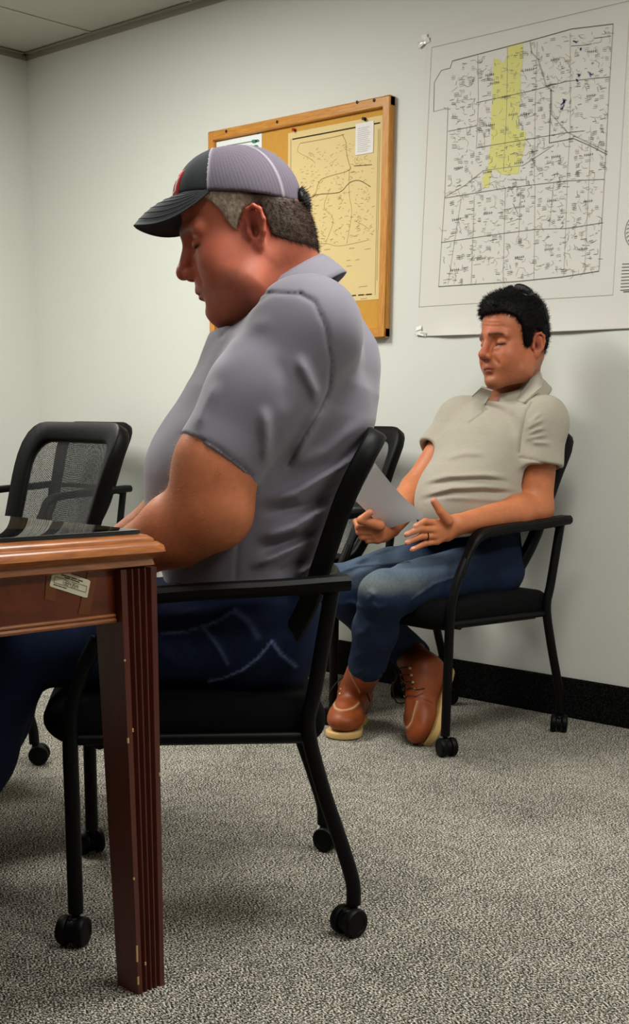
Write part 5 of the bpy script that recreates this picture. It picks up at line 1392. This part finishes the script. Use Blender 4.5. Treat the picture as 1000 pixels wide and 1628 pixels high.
dl = np.linalg.norm(v-knL, axis=1); upn = vert_normals(*jv)[:, 2]
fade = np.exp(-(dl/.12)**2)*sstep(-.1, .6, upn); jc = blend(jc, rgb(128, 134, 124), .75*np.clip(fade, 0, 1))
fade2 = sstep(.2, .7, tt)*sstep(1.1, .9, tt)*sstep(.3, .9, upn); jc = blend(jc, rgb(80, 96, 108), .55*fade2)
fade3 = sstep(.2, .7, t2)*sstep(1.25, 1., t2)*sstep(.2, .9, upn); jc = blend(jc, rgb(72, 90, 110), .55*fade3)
jc = jc*(1+.5*(vnoise(v, 16, 71)-.5)+.4*(vnoise(v, 300, 72)-.5))[:, None]
for pl_ in (FJ2[11][0], FJ2[12][0]): jc = blend(jc, rgb(18, 24, 38), .7*np.exp(-(plined(px, py, pl_)/1.6)**2))
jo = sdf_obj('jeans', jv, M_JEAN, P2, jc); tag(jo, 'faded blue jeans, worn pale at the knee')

# boots: left flat on the carpet, right resting on its toe with the heel up
tl = atz(541, 1178); hl = atz(590, 1118); dL = nv(tl-hl); b1 = boot(P2, tl-dL*.285, dL, up, .98, shaft=anL-nv(knL-anL)*-.02); tag(b1, 'tan leather work boot flat on the carpet')
toe = atz(684, 1186); heel = atd(718, 1062, 3.80); dR = nv(toe-heel); upR = nv(np.array([0, 0, 1.])*.35-rt*.9+toc*.3)
b2 = boot(P2, toe-dR*.270, dR, upR, .95, shaft=anR-nv(knR-anR)*-.02); tag(b2, 'tan leather work boot standing on its toe')

# papers in the right hand
A_, B_, C_, D_ = q_(594, 742, 3.56), q_(566, 797, 3.63), q_(672, 823, 3.60), q_(612, 842, 3.68)
M_PAP = mat('copy_paper', (214, 214, 216), .7, .2)
V = []; nn = 18
for s_ in range(4):
    for j in range(nn+1):
        for i in range(nn+1):
            u, w = i/nn, j/nn      # u from the A-C edge side, w along
            P = (A_*(1-w)+C_*w)*(1-u)+(B_*(1-w)+D_*w)*u
            P = P+toc*(-.030*math.sin(math.pi*w)*(1-u))+up*(-.016*math.sin(math.pi*w))*(1-u)*1.0
            V.append(P-toc*(.0012*s_)+np.array([0, 0, .0015*s_])+(A_-B_)*(.02*s_*(1-u)))
V = np.array(V); m0 = (nn+1)**2
q1 = np.array([(j*(nn+1)+i, j*(nn+1)+i+1, (j+1)*(nn+1)+i+1, (j+1)*(nn+1)+i) for j in range(nn) for i in range(nn)], np.int32)
po = link('paper_sheaf', mesh_from(V[:m0], q1, True), M_PAP)
tag(po, 'thin sheaf of white papers held in the seated man\'s right hand', 'papers')
for s_ in range(1, 4): link('paper', mesh_from(V[m0*s_:m0*(s_+1)], q1, True), M_PAP, po)

# sunglasses pushed up on the hair
def g2(x, y, z): return H2.T((x, y, z))
sg_ = MB(); SGX, SGZ = .010, .147
for y in (-1, 1):
    c = np.array([-.010, y*.038, .1415]); nrm = nv((.10, y*.62, .85)); 
    a = nv(np.cross(nrm, (0, 1, 0))); b = np.cross(nrm, a)
    P = [c+a*.022*math.cos(t)+b*.030*math.sin(t)*(1 if True else 0) for t in np.linspace(0, 2*math.pi, 24, endpoint=False)]
    sg_.tube([g2(*p) for p in P], .0022, 6, closed=True)
    sg_.tube([g2(*p) for p in spline([(-.020, y*.064, .126), (-.030, y*.086, .104), (-.040, y*.092, .060), (-.048, y*.090, .030)], 6)], .0022, 6)
sg_.tube([g2(*p) for p in spline([(.006, -.010, .154), (.010, 0, .157), (.006, .010, .154)], 4)], .002, 6)
so = sg_.build('sunglasses', mat('shades_frame', (30, 30, 32), .3, .5)); tag(so, 'dark sunglasses pushed up on the black hair', 'sunglasses')
for y in (-1, 1):
    c = np.array([-.010, y*.038, .1415]); nrm = nv((.10, y*.62, .85)); a = nv(np.cross(nrm, (0, 1, 0))); b = np.cross(nrm, a)
    P = [g2(*c)]+[g2(*(c+a*.021*math.cos(t)+b*.029*math.sin(t))) for t in np.linspace(0, 2*math.pi, 24, endpoint=False)]
    link('lens', mesh_from(np.array(P), [(0, 1+k, 1+(k+1) % 24) for k in range(24)], True), mat('shades_lens', (34, 36, 44), .08, .7), so)
